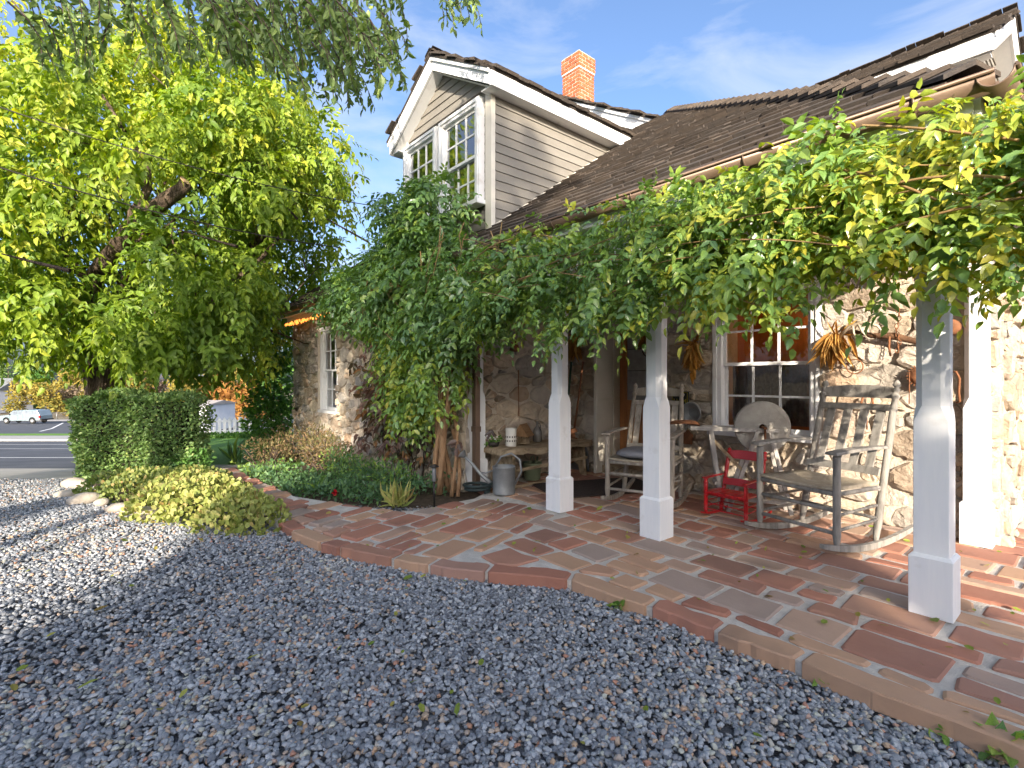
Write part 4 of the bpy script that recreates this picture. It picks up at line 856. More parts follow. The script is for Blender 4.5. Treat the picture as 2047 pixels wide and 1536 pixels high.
for (X, Y, kd) in spec:
    t = rng.uniform(3.6,5.4)
    if kd == 1:                              # lower edge of the mass slopes down to the right
        Y = min(Y, np.interp(X, [430,560,640,790,840], [120,150,215,225,110]))
    c = (X-1023)/1023*t; z = H+(757-Y)/1023*t; end = A_([c, t, z]); ln = rng.uniform(.35,.8)
    st = end + A_([-.55*ln*rng.uniform(.3,1), rng.uniform(-.2,.3), ln*.85]); mid = (st+end)/2 + A_([.05,0,.10])
    k = int(ln*40); u = np.linspace(.15,1,k)[:,None]; pts = (1-u)**2*st+2*u*(1-u)*mid+u*u*end
    tws.tube([lo(W(*((1-v)**2*st+2*v*(1-v)*mid+v*v*end))) for v in (0,.33,.66,1)], [.007,.005,.004,.0025], 4, cap=False)
    Pw = A_([W(*p) for p in pts]); n = len(Pw); Dw = nrmz(rng.normal(size=(n,3))*.55+A_([0,0,-.85])); Nw = rng.normal(size=(n,3)); OL.append((Pw, Dw, Nw, rng.uniform(.055,.10,n), rng.uniform(.34,.48,n), np.clip(rng.normal(.4,.25,n),0,.99)))
tws.build('twigs', m_twig, ov)['kind'] = 'stuff'
P, D, N, Ln, Wd, Rn = join(*OL)
foliage(ov, m_over, P, D, N, Ln, Wd, Rn, singles=300, name='crown', org=ob)
# --- trumpet vine along the porch and over the corner
vb = (-4.58, 3.08, -.02)
vine = empty('trumpet_vine', 'thick green climbing vine trained along the porch eave and over the corner of the house', 'vine', vb)
lv = lambda p: tuple(A_(p)-A_(vb))
VL = []; rg2 = np.random.default_rng(3)
nP = 3600; X = np.concatenate([rng.uniform(-4.9,.75,nP-900),rng.uniform(-1.9,.75,900)]); zb_ = np.interp(X, [-4.9,-3.3,-2.2,-1.5,-.6,.7], [1.62,1.72,1.60,1.74,1.74,1.70]); zt_ = np.interp(X, [-4.9,-3.5,-1.7,-1.1,.7], [2.36,2.30,2.36,2.36,2.36])
u = rng.random(nP)**.85; z = zb_+(zt_-zb_)*u + .07*np.sin(X*5.3)*(1-u); Y = 2.94+rng.normal(size=nP)*.17 - .05*np.sin(X*3)
O = np.stack([rng.normal(size=nP)*.4, -np.abs(rng.normal(.8,.4,nP)), rng.normal(size=nP)*.5],1)
yel = np.clip(.36+.34*np.clip(X+2.4,0,2.2)*rng.random(nP)+rng.normal(size=nP)*.16, 0, .99)  # yellower towards the right: the sunlit look is put into the leaf colour
VL.append(compound(np.stack([X,Y,z],1), nrmz(O), 4, .17, .054, droop=.6, rcol=yel, hang=.4, face=.6))
for (x,y,zc,rx,ry,rz,n) in ((-5.2,2.95,2.35,.95,.42,.75,800),(-5.0,2.95,3.0,.65,.35,.42,260),(-4.55,2.95,2.0,.55,.35,.6,300),(-6.0,2.98,2.35,.9,.36,.55,560),(-6.9,3.0,2.4,.8,.30,.36,260),(-7.7,3.02,2.42,.7,.26,.26,150),(-5.3,2.98,1.55,.6,.30,.45,240),(-4.75,2.95,1.35,.32,.28,.42,190),(-5.0,2.9,.95,.3,.2,.28,80),(-5.35,2.92,1.05,.36,.2,.34,120),(-4.1,2.93,2.2,.6,.28,.4,220),(-5.55,2.9,3.25,.4,.25,.28,90),(-4.85,2.95,3.25,.3,.22,.2,50)):
    P, O, r = shell((x,y,zc), (rx,ry,rz), n, .35); VL.append(compound(P, nrmz(O+A_([0,-.5,0])), 4, .21, .068, droop=.65, hang=.45, face=.5, rcol=np.clip(rng.normal(.27,.16,n)+.25*(zc < 1.7),0,.99)))
# shoots standing up above the gutter and strands hanging below
for i in range(46):
    up = i < 26; x = rng.uniform(-3.6,-.9) if up else rng.uniform(-4.4,.4); st = A_([x, 2.85+rng.normal()*.06, (2.16 if up else 1.72)]); L_ = rng.uniform(.15,.34) if up else rng.uniform(.1,.26)
    en = st+A_([rng.normal()*.1, rng.normal()*.06-.03, L_ if up else -L_]); k = 5; v = np.linspace(.2,1,k)[:,None]; pts = st+(en-st)*v
    VL.append(compound(pts, nrmz(rng.normal(size=(k,3))+A_([0,-.5,.2 if up else -.4])), 3, .11, .05, droop=.1 if up else .5, rcol=np.clip(rng.normal(.55 if up else .4,.2,k),0,.99)))
P, D, N, Ln, Wd, Rn = join(*VL)
foliage(vine, m_vine, P, D, N, Ln, Wd, Rn, singles=300, name='foliage', org=vb, front=np.clip((2.95-P[:,1])*4,0,1))
sm = MB()
for i in range(110):
    x = rng.uniform(-6.5,.6); z = rng.uniform(1.8,2.3 if x < -3 else 2.12); L_ = rng.uniform(.25,.7); p = A_([x,2.72+rng.normal()*.1,z]); q = p+A_([L_*rng.choice((-1,1)),rng.normal()*.06,rng.normal()*.15-.05]); m = (p+q)/2+A_([0,-.05,rng.uniform(.0,.10)])
    sm.tube([lv((1-v)**2*p+2*v*(1-v)*m+v*v*q) for v in np.linspace(0,1,6)], .0035 if i%4 else .006, 5, cap=False)
for i in range(24):
    x = rng.uniform(-5.9,-3); p = A_([x,2.72+rng.normal()*.08,rng.uniform(2.1,2.7)]); q = p+A_([rng.normal()*.08,-.02,-rng.uniform(.2,.45)]); sm.tube([lv(p),lv((p+q)/2+rng.normal(size=3)*.03),lv(q)], [.006,.005,.003], 5, cap=False)
sm.build('stems', m_vstem, vine)['kind'] = 'stuff'
for i in range(11):                           # braided trunk
    a0 = rng.uniform(0,6.28); pts = []
    for k in range(9):
        f = k/8; a = a0+f*3.2+i; r = .10*(1-.5*f)+.03*math.sin(f*7+i)+.02; pts.append(lv((-4.66-.16*f+r*math.cos(a)*1.3, 3.04+r*math.sin(a)*.8, -.05+f*1.75)))
    MB().tube(pts, [(.022+.018*((i*7)%5)/5)*(1+.12*rng.normal())-.0012*k for k in range(9)], 8).build('trunk', mat('vine_bark', [(.16,.085,.04),(.36,.22,.12),(.26,.15,.08)], 9, .95, .8, 25, stretch=(2,2,.5)), vine)
for (X_,Y_,t_,c_) in ((1928,440,2.25,0),(1955,385,2.3,1),(1665,500,2.75,0),(1690,400,2.7,1),(985,590,4.6,1),(805,600,5.6,1)):
    p = A_(W((X_-1023)/1023*t_, t_, H+(757-Y_)/1023*t_)); b = .16
    MB().tube([lv(p+A_([.012*math.sin(f*3),0,b*(.5-f)])) for f in np.linspace(0,1,8)], [.002,.009,.012,.013,.013,.012,.008,.002], 8).build('seed_pod', mat('pod_green', [(.10,.14,.04),(.17,.20,.06)], 10, .6), vine)
# --- creeper on the wing wall
cb = (-6.2,3.15,-.1); creeper = empty('wall_creeper', 'purple brown creeper with drooping palmate leaves on the stone wall', 'creeper', cb)
n = 430; X = rng.normal(-6.15,.55,n); z = np.clip(rng.normal(1.05,.42,n),.25,1.9); ok = rng.random(n) < 1.1-.3*np.abs(X+6.15); P = np.stack([X, 3.20-rng.random(n)*.12, z],1)[ok]; k = len(P)
P_, D, N, Ln, Wd, Rn = compound(P, np.tile(A_([0,-.5,-.6]),(k,1)), 2, .05, .105, droop=.7, spread=.7, wr=(.36,.46)); 
foliage(creeper, m_creep, P_, D, N, Ln, Wd, Rn, singles=120, org=cb)
cs = MB()
for i in range(16):
    x = rng.normal(-6.1,.4); cs.tube([tuple(A_([x+rng.normal()*.06+f*.3*rng.normal(),3.24,f*1.6-.1])-A_(cb)) for f in np.linspace(0,1,6)], .007, 5)
cs.build('stems', m_twig, creeper)['kind'] = 'stuff'
# --- clipped hedge
hb = W(-5.15,7.4,-.2); hedge = empty('clipped_hedge', 'clipped box-shaped small leaved hedge in front of the large tree', 'hedge', hb)
core = MB(); hc, ht, hz0, hz1 = (-6.0,-4.5), (7.0,7.55), -.22, .93
core.add([tuple(A_(W(c,t,z))-A_(hb)) for z in (hz0,hz1-.07) for t in (ht[0]+.07,ht[1]-.07) for c in (hc[0]+.07,hc[1]-.07)], [(0,2,3,1),(4,5,7,6),(0,1,5,4),(2,6,7,3),(0,4,6,2),(1,3,7,5)]); core.build('branches', mat('hedge_core', [(.012,.014,.008),(.04,.035,.02)], 20, .95), hedge)
n = 15000; f = rng.random(n); c = rng.uniform(*hc,n); t = rng.uniform(*ht,n); z = rng.uniform(hz0,hz1,n); Nn = np.zeros((n,3))
a = f < .45; t[a] = ht[0]; b = (f >= .45)&(f < .72); z[b] = hz1; d = (f >= .72)&(f < .86); c[d] = hc[0]; e2 = f >= .86; c[e2] = hc[1]
cor = .10*np.sin(c*7+z*3)+.06*np.sin(z*11+c*4)+rng.normal(size=n)*.05
rnd_ = np.clip(np.minimum(np.abs(c-np.mean(hc))-.70, 1)*1.2,0,.2); z = z-np.where(b,rnd_*1.0,0)
t = t+np.where(a,cor*.5,0); z = z+np.where(b,cor*.5,0); c = c+np.where(d|e2,cor*.5,0)
P = np.stack([c*CSY-t*SNY, c*SNY+t*CSY, z],1); out = np.where(a[:,None], A_(W(0,-1)), np.where(b[:,None], A_([0,0,1.]), np.where(d[:,None], A_(W(-1,0)), A_(W(1,0)))))
D = nrmz(out+rng.normal(size=(n,3))*.8); foliage(hedge, m_hedge, P-A_(hb), D, rng.normal(size=(n,3)), rng.uniform(.035,.06,n), rng.uniform(.5,.7,n), np.clip(rng.normal(.4,.25,n),0,.99), tpl=TS)
# --- generic leafy shrub
def shrub(name, label, cat, base, blobs, m, ll, n_per, tpl=TS, wr=(.5,.7), group=None, up=.3, stems=6, lo_=.4, sing=0):
    o = empty(name, label, cat, base, group=group); L_ = []
    for (x,y,z,rx,ry,rz) in blobs:
        k = int(n_per*(rx*ry+rx*rz+ry*rz)); P, O, r = shell((x,y,z),(rx,ry,rz),k,lo_); keep = P[:,2] > -.03; P = P[keep]; O = O[keep]; k = len(P)
        L_.append((P, nrmz(O+rng.normal(size=(k,3))*.7+A_([0,0,up])), nrmz(O+rng.normal(size=(k,3))*.5), ll*rng.uniform(.6,1.3,k), rng.uniform(*wr,k), np.clip(rng.normal(.45,.25,k),0,.99)))
    foliage(o, m, *join(*L_), tpl=tpl, singles=sing, org=(0,0,0))
    st = MB()
    for i in range(stems):
        b = blobs[i%len(blobs)]; q = A_(b[:3])+rng.normal(size=3)*A_(b[3:])*.4; st.tube([(q[0]*.3,q[1]*.3,-.03),tuple(q*A_([.7,.7,.55])),tuple(q)], [.014,.010,.005], 5, cap=False)
    st.build('stems', m_twig, o); return o
# leafy mounds edging the gravel (c,t offsets turned into world offsets)
def cto(dc, dt, z): return W(dc, dt, z)
shrub('ground_cover_mound', 'pale yellow green leafy mound in the sun beside the path', 'shrub', W(-2.75,4.95,-.08), [(*cto(0,-.15,.0),.46,.46,.25),(*cto(-.4,.25,.0),.50,.50,.26),(*cto(.36,-.45,.0),.40,.40,.24),(*cto(-.8,.65,.0),.50,.50,.24),(*cto(.62,-.62,.0),.26,.26,.17),(*cto(-.45,-.1,.0),.4,.4,.26)], m_mound, .046, 4200, tpl=TR, wr=(.65,.9), lo_=.82, up=.55)
shrub('ground_cover_mound', 'darker spreading leafy mound in front of the clipped hedge', 'shrub', W(-4.05,5.75,-.10), [(*cto(0,0,.0),.55,.5,.27),(*cto(-.35,.15,.0),.5,.5,.25),(*cto(.3,.2,.0),.5,.5,.26)], leafmat('dull_leaf', [(0.103,0.147,0.044),(0.172,0.207,0.069),(0.276,0.310,0.086),(0.380,0.241,0.103)], tf=.2, rough=.6), .042, 3600, tpl=TR, wr=(.6,.85), lo_=.82, up=.5)
shrub('dry_shrub', 'low straggly shrub with dry brown twigs between the two mounds', 'shrub', W(-3.45,5.05,-.09), [(*cto(0,0,.05),.35,.3,.2)], m_fade, .04, 900, stems=30)
shrub('garden_shrub', 'small dark green bush beside the right end of the hedge', 'shrub', W(-4.42,7.1,-.16), [(0,0,.15,.24,.24,.22),(.05,.05,.22,.17,.17,.17)], m_shrub, .06, 1500)
shrub('wall_shrub', 'tall dark green climbing shrub against the far corner of the house', 'shrub', W(-5.15,11.0,-.42), [(*cto(0,0,1.4),.5,.5,1.1),(*cto(-.1,0,.7),.5,.5,.8),(*cto(.1,0,2.2),.35,.4,.5)], m_shrub, .10, 1300, up=-.2)
# bed in front of the wing wall
bed_poly = bede + [(-4.75,3.2),(-10.4,3.2)]
n = 14000; X = rng.uniform(-10.2,-4.7,n); Y = rng.uniform(1.0,3.2,n); ok = A_([inside((a,b), bed_poly) and not inside((a,b)) for a,b in zip(X,Y)]); X = X[ok]; Y = Y[ok]; n = len(X)
tt = -X*SNY+Y*CSY; z0 = np.interp(tt,[4,6,7.5,10,16],[-.05,-.08,-.14,-.33,-.64]); hgt = (.10+.16*np.clip(np.sin(X*2.3)*np.cos(Y*3.1+X)+.3,0,1)+.12*np.clip((Y-2.4)/.8,0,1)); z = z0+hgt*rng.random(n)**.6
P = np.stack([X,Y,z],1); D = nrmz(rng.normal(size=(n,3))+A_([0,0,.7])); yy = np.clip(.15+.55*np.clip((-X-6.0)/2.5,0,1)+rng.normal(size=n)*.18,0,.99)
gc = link('ground_cover', leaf_mesh('ground_cover', TS, P, D, rng.normal(size=(n,3)), rng.uniform(.035,.075,n), rng.uniform(.35,.6,n), yy), m_cover); tag(gc, 'low green ground cover filling the bed along the stone wall', 'ground cover', kind='stuff')
for (X_,Y_,h,lab) in ((-9.3,2.75,.62,'tall faded perennial with brown seed heads below the far stone window'),(-8.4,2.85,.66,'tall faded perennial with brown seed heads right of the far window'),(-8.9,2.3,.45,'lower faded perennial with pinkish dry heads by the path bend'),(-7.6,2.8,.5,'brownish perennial in the bed left of the creeper')):
    t_ = ct((X_,Y_))[1]; shrub('perennial', lab, 'plant', (X_,Y_,yard(t_)), [(0,0,h*.55,.42,.36,h*.5),(.25,.05,h*.5,.3,.3,h*.45)], m_fade, .055, 1300, stems=26, wr=(.3,.45), lo_=.2, up=.6)
for (X_,Y_,h,lab) in ((-6.9,2.75,.34,'grey green leafy plant in the bed in front of the creeper'),(-6.2,2.65,.30,'bluish green bushy plant right of the creeper foot'),(-5.5,2.75,.32,'grey green bushy plant left of the vine trunk')):
    shrub('bed_plant', lab, 'plant', (X_,Y_,yard(ct((X_,Y_))[1])), [(0,0,h*.5,.38,.28,h*.6),(.25,-.05,h*.4,.28,.24,h*.5)], m_cover, .05, 1700, stems=10, wr=(.35,.5), lo_=.3, up=.6)
def strap(label, base, n, L_, m, w=.05, name='strap_plant', cat='plant'):
    o = empty(name, label, cat, base); P = rng.normal(size=(n,3))*A_([.03,.03,0]); D = nrmz(rng.normal(size=(n,3))*.45+A_([0,0,.9])); foliage(o, m, P, D, nrmz(D+rng.normal(size=(n,3))), L_*rng.uniform(.6,1.1,n), np.full(n,w), rng.random(n), tpl=TL, name='blades'); return o
strap('pale yellow grassy tuft at the edge of the bed by the patio', px(795,1012), 40, .26, m_mound, .09)
strap('upright iris-like blades at the start of the bed by the lawn', W(-4.65,8.6,-.22), 16, .5, m_cover, .09)
strap('tuft of green blades in the bed below the faded perennials', px(640,985,-.03), 30, .22, m_cover, .1)
# ---------------------------------------------------------------- unseen shade casters added behind the viewpoint, shaped for their shadows
m_far = leafmat('shade_leaf', [(.03,.065,.015),(.055,.11,.02),(.09,.15,.03)], trans=(.2,.24,.03), tf=.35)
def tree(name, label, base, h, blobs, m, ll, dens, trunk=.2, group=None, bark=None):
    """blobs relative to the base: (x,y,z,rx,ry,rz)"""
    o = empty(name, label, 'tree', base, group=group); L_ = []
    for (x,y,z,rx,ry,rz) in blobs:
        k = int(dens*(rx*ry+rx*rz+ry*rz)/ll/ll*.25); P, O, r = shell((x,y,z),(rx,ry,rz),k,.3)
        L_.append((P, nrmz(O*.5+rng.normal(size=(k,3))*.8), rng.normal(size=(k,3)), ll*rng.uniform(.6,1.3,k), rng.uniform(.45,.65,k), np.clip(rng.normal(.45,.25,k)+rng.normal()*.1,0,.99)))
    foliage(o, m, *join(*L_), tpl=TS, name='crown')
    limb([(0,0,-.2),(.02*h,0,h*.3),(-.01*h,.01*h,h*.75)], trunk, trunk*.3, 'trunk', bark or m_bark, o, 9, trunk*.1)
    for b in blobs[:4]: limb([(0,0,h*.25),(b[0]*.5,b[1]*.5,(h*.25+b[2])*.5),(b[0],b[1],b[2])], trunk*.5, trunk*.12, 'limb', bark or m_bark, o, 7, trunk*.05)
    return o
def ctb(c, t): return W(c, t, terr(t) if t > 0 else -.08)
def off(dc, dt, z): return W(dc, dt, z)
tree('shade_caster_tree', 'broad leafy tree added unseen behind the viewpoint to shade the drive', ctb(.35,-12), 8, [(*off(-.2,0,5.6),1.4,1.4,2.0),(*off(-1.1,.2,5.2),1.3,1.3,1.7),(*off(1.2,.1,4.95),1.2,1.3,1.15),(*off(-.3,0,7.2),1.0,1.0,.9),(*off(-1.4,0,7.0),1.0,1.0,.9)], m_far, .3, 95, .25)
tree('shade_caster_tree', 'tall narrow tree added unseen behind the viewpoint to shade the wing wall', ctb(-3.4,-13), 9, [(*off(0,0,8.0),.9,.9,1.2),(*off(.9,0,8.3),.8,.8,.9),(*off(-.8,0,7.4),.7,.7,.8)], m_far, .3, 60, .16)
tree('shade_caster_tree', 'taller loose tree added unseen behind the viewpoint to dapple the dormer', ctb(1.0,-15), 11, [(*off(-1.8,0,10.0),1.3,1.3,1.0),(*off(-3.0,.5,10.6),1.0,1.0,1.0),(*off(-.6,0,9.9),.9,.9,.8)], m_far, .26, 55, .22)
tree('shade_caster_tree', 'small crowned tree added unseen behind the viewpoint to shade the clipped hedge', ctb(-5.6,-12), 6, [(*off(0,0,6.5),.9,.9,.55),(*off(-1.0,0,6.3),.8,.8,.5),(*off(-2.2,0,6.9),.7,.7,.6)], m_far, .3, 60, .14)
# long unseen hedge, added to keep the low sun off the near gravel
sh = empty('shade_caster_hedge', 'tall dense hedge added unseen behind the viewpoint to shade the near gravel', 'hedge', W(-1,-12.5,-.1))
MB().add([off(c,t,z) for z in (-.1,4.4) for t in (-.35,.35) for c in (-16,14)], [(0,2,3,1),(4,5,7,6),(0,1,5,4),(2,6,7,3),(0,4,6,2),(1,3,7,5)]).build('branches', MATS['hedge_core'], sh)
n = 9000; c = rng.uniform(-16,14,n); z = rng.uniform(0,4.45,n); tp = rng.random(n) < .45; z[tp] = 4.42; t = np.where(tp, rng.uniform(-.4,.4,n), .4)
P = np.stack([c*CSY-t*SNY, c*SNY+t*CSY, z],1)+rng.normal(size=(n,3))*.08; foliage(sh, m_far, P, nrmz(rng.normal(size=(n,3))+A_([0,0,.4])), rng.normal(size=(n,3)), rng.uniform(.12,.24,n), rng.uniform(.45,.65,n), rng.random(n), tpl=TS)
# ---------------------------------------------------------------- street side background
m_fw = mat('far_white', [(.62,.63,.66),(.70,.71,.73)], 1, .7); m_fr = mat('far_roof', [(.13,.14,.15),(.19,.20,.21)], 2, .9); m_shut = mat('dark_shutter', [(.05,.035,.03),(.08,.06,.05)], 2, .7); m_fglass = mat('far_glass', [(.10,.12,.15),(.20,.23,.27)], 2, .15, spec=.6)
def local_ct(o, c, t, z): return W(c, t, z)
t0 = 108; bz = terr(t0)
fh = empty('white_house', 'white two storey house with grey roof and balcony beyond the parking lot', 'house', W(-109.5,t0,bz), rz=YAW)
# local x = right, y = away
bx('wall', m_fw, fh, -9,1.0,0,8,0,4.9); MB().add([(-9.4,-.5,4.8),(1.3,-.5,4.8),(1.3,4,7.4),(-9.4,4,7.4),(1.3,8.5,4.8),(-9.4,8.5,4.8)],[(0,1,2,3),(3,2,4,5),(1,4,2),(0,3,5),(0,5,4,1)]).build('roof', m_fr, fh)
MB().add([(-3.6,-.2,5.0),(-1.0,-.2,5.0),(-2.3,-.2,6.6),(-3.6,3,5.0),(-1.0,3,5.0),(-2.3,3.6,6.6)],[(0,1,2),(1,4,5,2),(0,2,5,3)]).build('dormer', m_fw, fh)
MB().add([(-3.9,-.4,4.95),(-2.3,-.4,6.75),(-2.3,3.8,6.75),(-3.9,3,4.95)],[(0,1,2,3)]).add([(-.7,-.4,4.95),(-2.3,-.4,6.75),(-2.3,3.8,6.75),(-.7,3,4.95)],[(0,3,2,1)]).build('dormer_roof', m_fr, fh)
for xx in (-6.4,-1.9):
    for zz in (.5,3.0):
        w_ = bx('window', m_fw, fh, xx-.55,xx+.55,-.08,.0,zz,zz+1.5); bx('pane', m_fglass, w_, xx-.45,xx+.45,-.1,-.085,zz+.1,zz+1.4); bx('shutter', m_shut, w_, xx-1.0,xx-.6,-.1,-.02,zz,zz+1.5); bx('shutter', m_shut, w_, xx+.6,xx+1.0,-.1,-.02,zz,zz+1.5)
bal = bx('balcony', m_fw, fh, -9,.7,-1.6,-.02,2.35,2.55)
for i in range(40): bx('baluster', m_fw, bal, -9+i*.245,-8.96+i*.245,-1.58,-1.54,2.55,3.3)
bx('rail', m_fw, bal, -9,.7,-1.62,-1.5,3.3,3.4)
for xx in (-8.8,-5.5,-2.6,.5): bx('porch_post', m_fw, fh, xx-.12,xx+.12,-1.55,-1.31,0,2.35)
# pickup with a canopy
tz = terr(63); pk = empty('pickup_truck', 'pale silver blue pickup truck with canopy parked on the far lot', 'truck', W(-.962*63,63,tz+.01), rz=YAW)
m_car = mat('silver_paint', [(.20,.26,.29),(.25,.31,.34)], 2, .25, spec=.6, metal=.2); m_tyre = mat('tyre', [(.02,.02,.02),(.04,.04,.04)], 9, .9)
prof = [(-2.55,.42),(-2.55,.85),(-2.45,1.0),(-1.5,1.08),(-.85,1.62),(.45,1.66),(.5,1.7),(2.15,1.66),(2.42,1.12),(2.5,1.0),(2.5,.5),(2.3,.45)]
def arch(cx): return [(cx+.42*math.cos(a),.40+.42*math.sin(a)) for a in np.linspace(0,math.pi,9)]
pr = prof + arch(1.55) + [(.9,.38)] + [(-.8,.38)] + arch(-1.65)
body = MB(); body.prism(pr, lambda p: (p[0],0,p[1]), lambda p: (p[0],1.75,p[1])); body.build('body', m_car, pk, .03)
for q in ([(-1.25,1.12),(-.78,1.55),(-.25,1.57),(-.25,1.12)],[(-.15,1.12),(-.15,1.57),(.32,1.58),(.32,1.14)],[(.62,1.2),(.62,1.58),(1.45,1.57),(1.45,1.2)],[(1.52,1.2),(1.52,1.57),(2.02,1.55),(2.16,1.2)]): MB().prism(q, lambda p: (p[0],-.012,p[1]), lambda p: (p[0],.01,p[1])).build('side_window', m_fglass, pk)
for cx in (-1.65,1.55):
    wh = MB().lathe([(.20,-.11),(.33,-.10),(.35,-.05),(.35,.05),(.33,.1),(.2,.11)],20,M=Matrix.Translation((cx,.12,.35)) @ Matrix.Rotation(R_(90),4,'X')).build('wheel', m_tyre, pk); MB().lathe([(.05,0),(.2,.01),(.21,.03),(.05,.035)],16,M=Matrix.Translation((cx,.0,.35)) @ Matrix.Rotation(R_(90),4,'X')).build('rim', mat('steel_rim',[(.5,.5,.5),(.6,.6,.6)],3,.3,metal=.6), wh)
    MB().lathe([(.20,-.11),(.35,-.05),(.35,.05),(.2,.11)],20,M=Matrix.Translation((cx,1.63,.35)) @ Matrix.Rotation(R_(90),4,'X')).build('wheel', m_tyre, pk)
bx('tail_light', mat('red_lens',[(.35,.02,.02),(.4,.03,.03)],2,.2), pk, 2.36,2.52,-.015,.12,.72,1.02); bx('bumper', m_iron, pk, 2.45,2.68,.02,1.73,.42,.58,.02); bx('bumper', m_zinc, pk, -2.68,-2.5,.02,1.73,.42,.62,.02)
bx('door_handle', m_iron, pk, -.42,-.28,-.03,-.01,.98,1.02); bx('mirror', m_iron, pk, -1.22,-1.08,-.2,-.02,1.12,1.26,.02)
MB().bar((-.2,-.006,.5),(-.2,-.006,1.12),.012,.012).bar((-1.2,-.006,.55),(-1.2,-.006,1.1),.012,.012).bar((.42,-.006,.45),(.42,-.006,1.2),.012,.012).build('door_seam', m_tyre, pk)
# chain link fence beyond the lot
t0 = 79; fe = empty('chain_fence', 'low chain link fence along the far side of the lot', 'fence', W(-.95*t0,t0,terr(t0)), rz=YAW)
for i in range(12): MB().tube([(i*2.4,0,0),(i*2.4,0,1.05)], .06, 6).build('post', m_zinc, fe)
MB().tube([(0,0,1.03),(26.4,0,1.03)], .035, 5).build('rail', m_zinc, fe)
wm = MB()
for i in range(110): wm.bar((i*.24,0,.05),(i*.24,0,1.0),.012,.012)
wm.build('wire_mesh', m_zinc, fe)['kind'] = 'stuff'
# autumn trees beyond the lot and behind the great tree
far = [(-.90,92,6.5,m_yel,'yellow green tree right of the white house beyond the lot'),(-.955,104,7.4,m_yel,'rounded yellow tree close beside the white house'),(-.868,96,6.0,m_gry,'grey brown bare thicket in the gap left of the tree trunk'),(-.925,122,10.2,m_shrub,'dark evergreen rising behind the yellow trees'),(-.86,120,10.5,m_yel,'tall pale yellow tree behind the thicket'),(-.80,100,9,m_yel,'golden tree seen just left of the trunk'),(-.74,90,8.5,m_yel,'bright yellow tree just right of the trunk above the hedge'),(-.69,94,9,m_gry,'dull brown tree above the hedge'),(-.64,88,8.5,m_yel,'yellow tree above the picket fence'),(-.555,62,6.0,m_org,'orange leaved tree behind the picket fence'),(-.515,58,5.4,m_org,'smaller orange tree near the far house corner'),(-.585,96,11,m_yel,'tall yellow tree far behind the white shed'),(-.50,98,12,m_yel,'tall golden tree behind the orange trees'),(-.985,122,12.5,m_hedge,'tall olive pine behind the white house'),(-.45,90,11,m_shrub,'green tree far behind the corner of the house')]
for (a,t_,h,m,lab) in far:
    b = ctb(a*t_,t_); w_ = h*.36; tree('autumn_tree', lab, b, h, [(*off(rng.normal()*w_*.5,rng.normal()*w_*.4,h*(.16+.66*k/8)),w_*rng.uniform(.55,.8),w_*.6,h*rng.uniform(.13,.2)) for k in range(9)], m, .55, 30, h*.02, group='trees beyond the parking lot')
# white shed and picket fence
sd_ = empty('white_shed', 'low white shed behind the picket fence', 'shed', W(-24.6,40,terr(40)), rz=YAW)
bx('wall', m_fw, sd_, -1.2,.8,0,4,0,2.15); MB().add([(-1.4,-.2,2.1),(.95,-.2,2.1),(.95,4.2,2.1),(-1.4,4.2,2.1),(-1.4,2,2.4),(.95,2,2.4)],[(0,1,5,4),(2,3,4,5),(0,4,3),(1,2,5)]).build('roof', mat('grey_roof',[(.30,.27,.25),(.40,.37,.34)],3,.9), sd_)
bx('vent', m_shut, sd_, -.4,-.2,-.02,.01,1.75,1.85)
pf = empty('picket_fence', 'white picket fence at the far edge of the lawn', 'fence', W(-10.4,16.2,yard(16.2)), rz=YAW+R_(6))
for i in range(22):
    x = i*.155; h = .62; MB().add([(x-.045,0,.02),(x+.045,0,.02),(x+.06,0,h-.12),(x,0,h),(x-.06,0,h-.12),(x-.045,0,h-.14),(x+.045,0,h-.14)] + [(x-.045,.02,.02),(x+.045,.02,.02),(x+.06,.02,h-.12),(x,.02,h),(x-.06,.02,h-.12),(x-.045,.02,h-.14),(x+.045,.02,h-.14)], [(0,1,6,2,3,4,5),(12,11,10,9,13,8,7),(0,7,8,1),(1,8,13,6),(6,13,9,2),(2,9,10,3),(3,10,11,4),(4,11,12,5),(5,12,7,0)]).build('picket', m_white, pf)
for zz in (.13,.45): bx('rail', m_white, pf, -.1,3.4,.022,.06,zz,zz+.06)
bx('base_wall', m_white, pf, -.15,3.5,.065,.2,-.12,.16)
for xx in (-.08,1.7,3.4): bx('post', m_white, pf, xx-.045,xx+.045,.022,.11,-.1,.6)
tag(strip('border_plants', [-9.9,-6.4], [15.2,15.9], yard, m_soil, off=.01), kind='structure')
n = 2600; c = rng.uniform(-10,-6.2,n); t = rng.uniform(15.3,15.9,n); P = np.stack([c*CSY-t*SNY, c*SNY+t*CSY, np.interp(t,[10,16],[-.33,-.64])+.13*rng.random(n)],1)
tag(link('low_planting', leaf_mesh('low_planting', TS, P, nrmz(rng.normal(size=(n,3))+A_([0,0,.6])), rng.normal(size=(n,3)), rng.uniform(.06,.12,n), rng.uniform(.4,.6,n), rng.random(n)), m_shrub), 'low dark green planting along the foot of the picket fence', 'planting', kind='stuff')
strip('garden_walk', [-5.9,-5.0,-3.6], [7.75,8.2], yard, m_conc, off=.012)
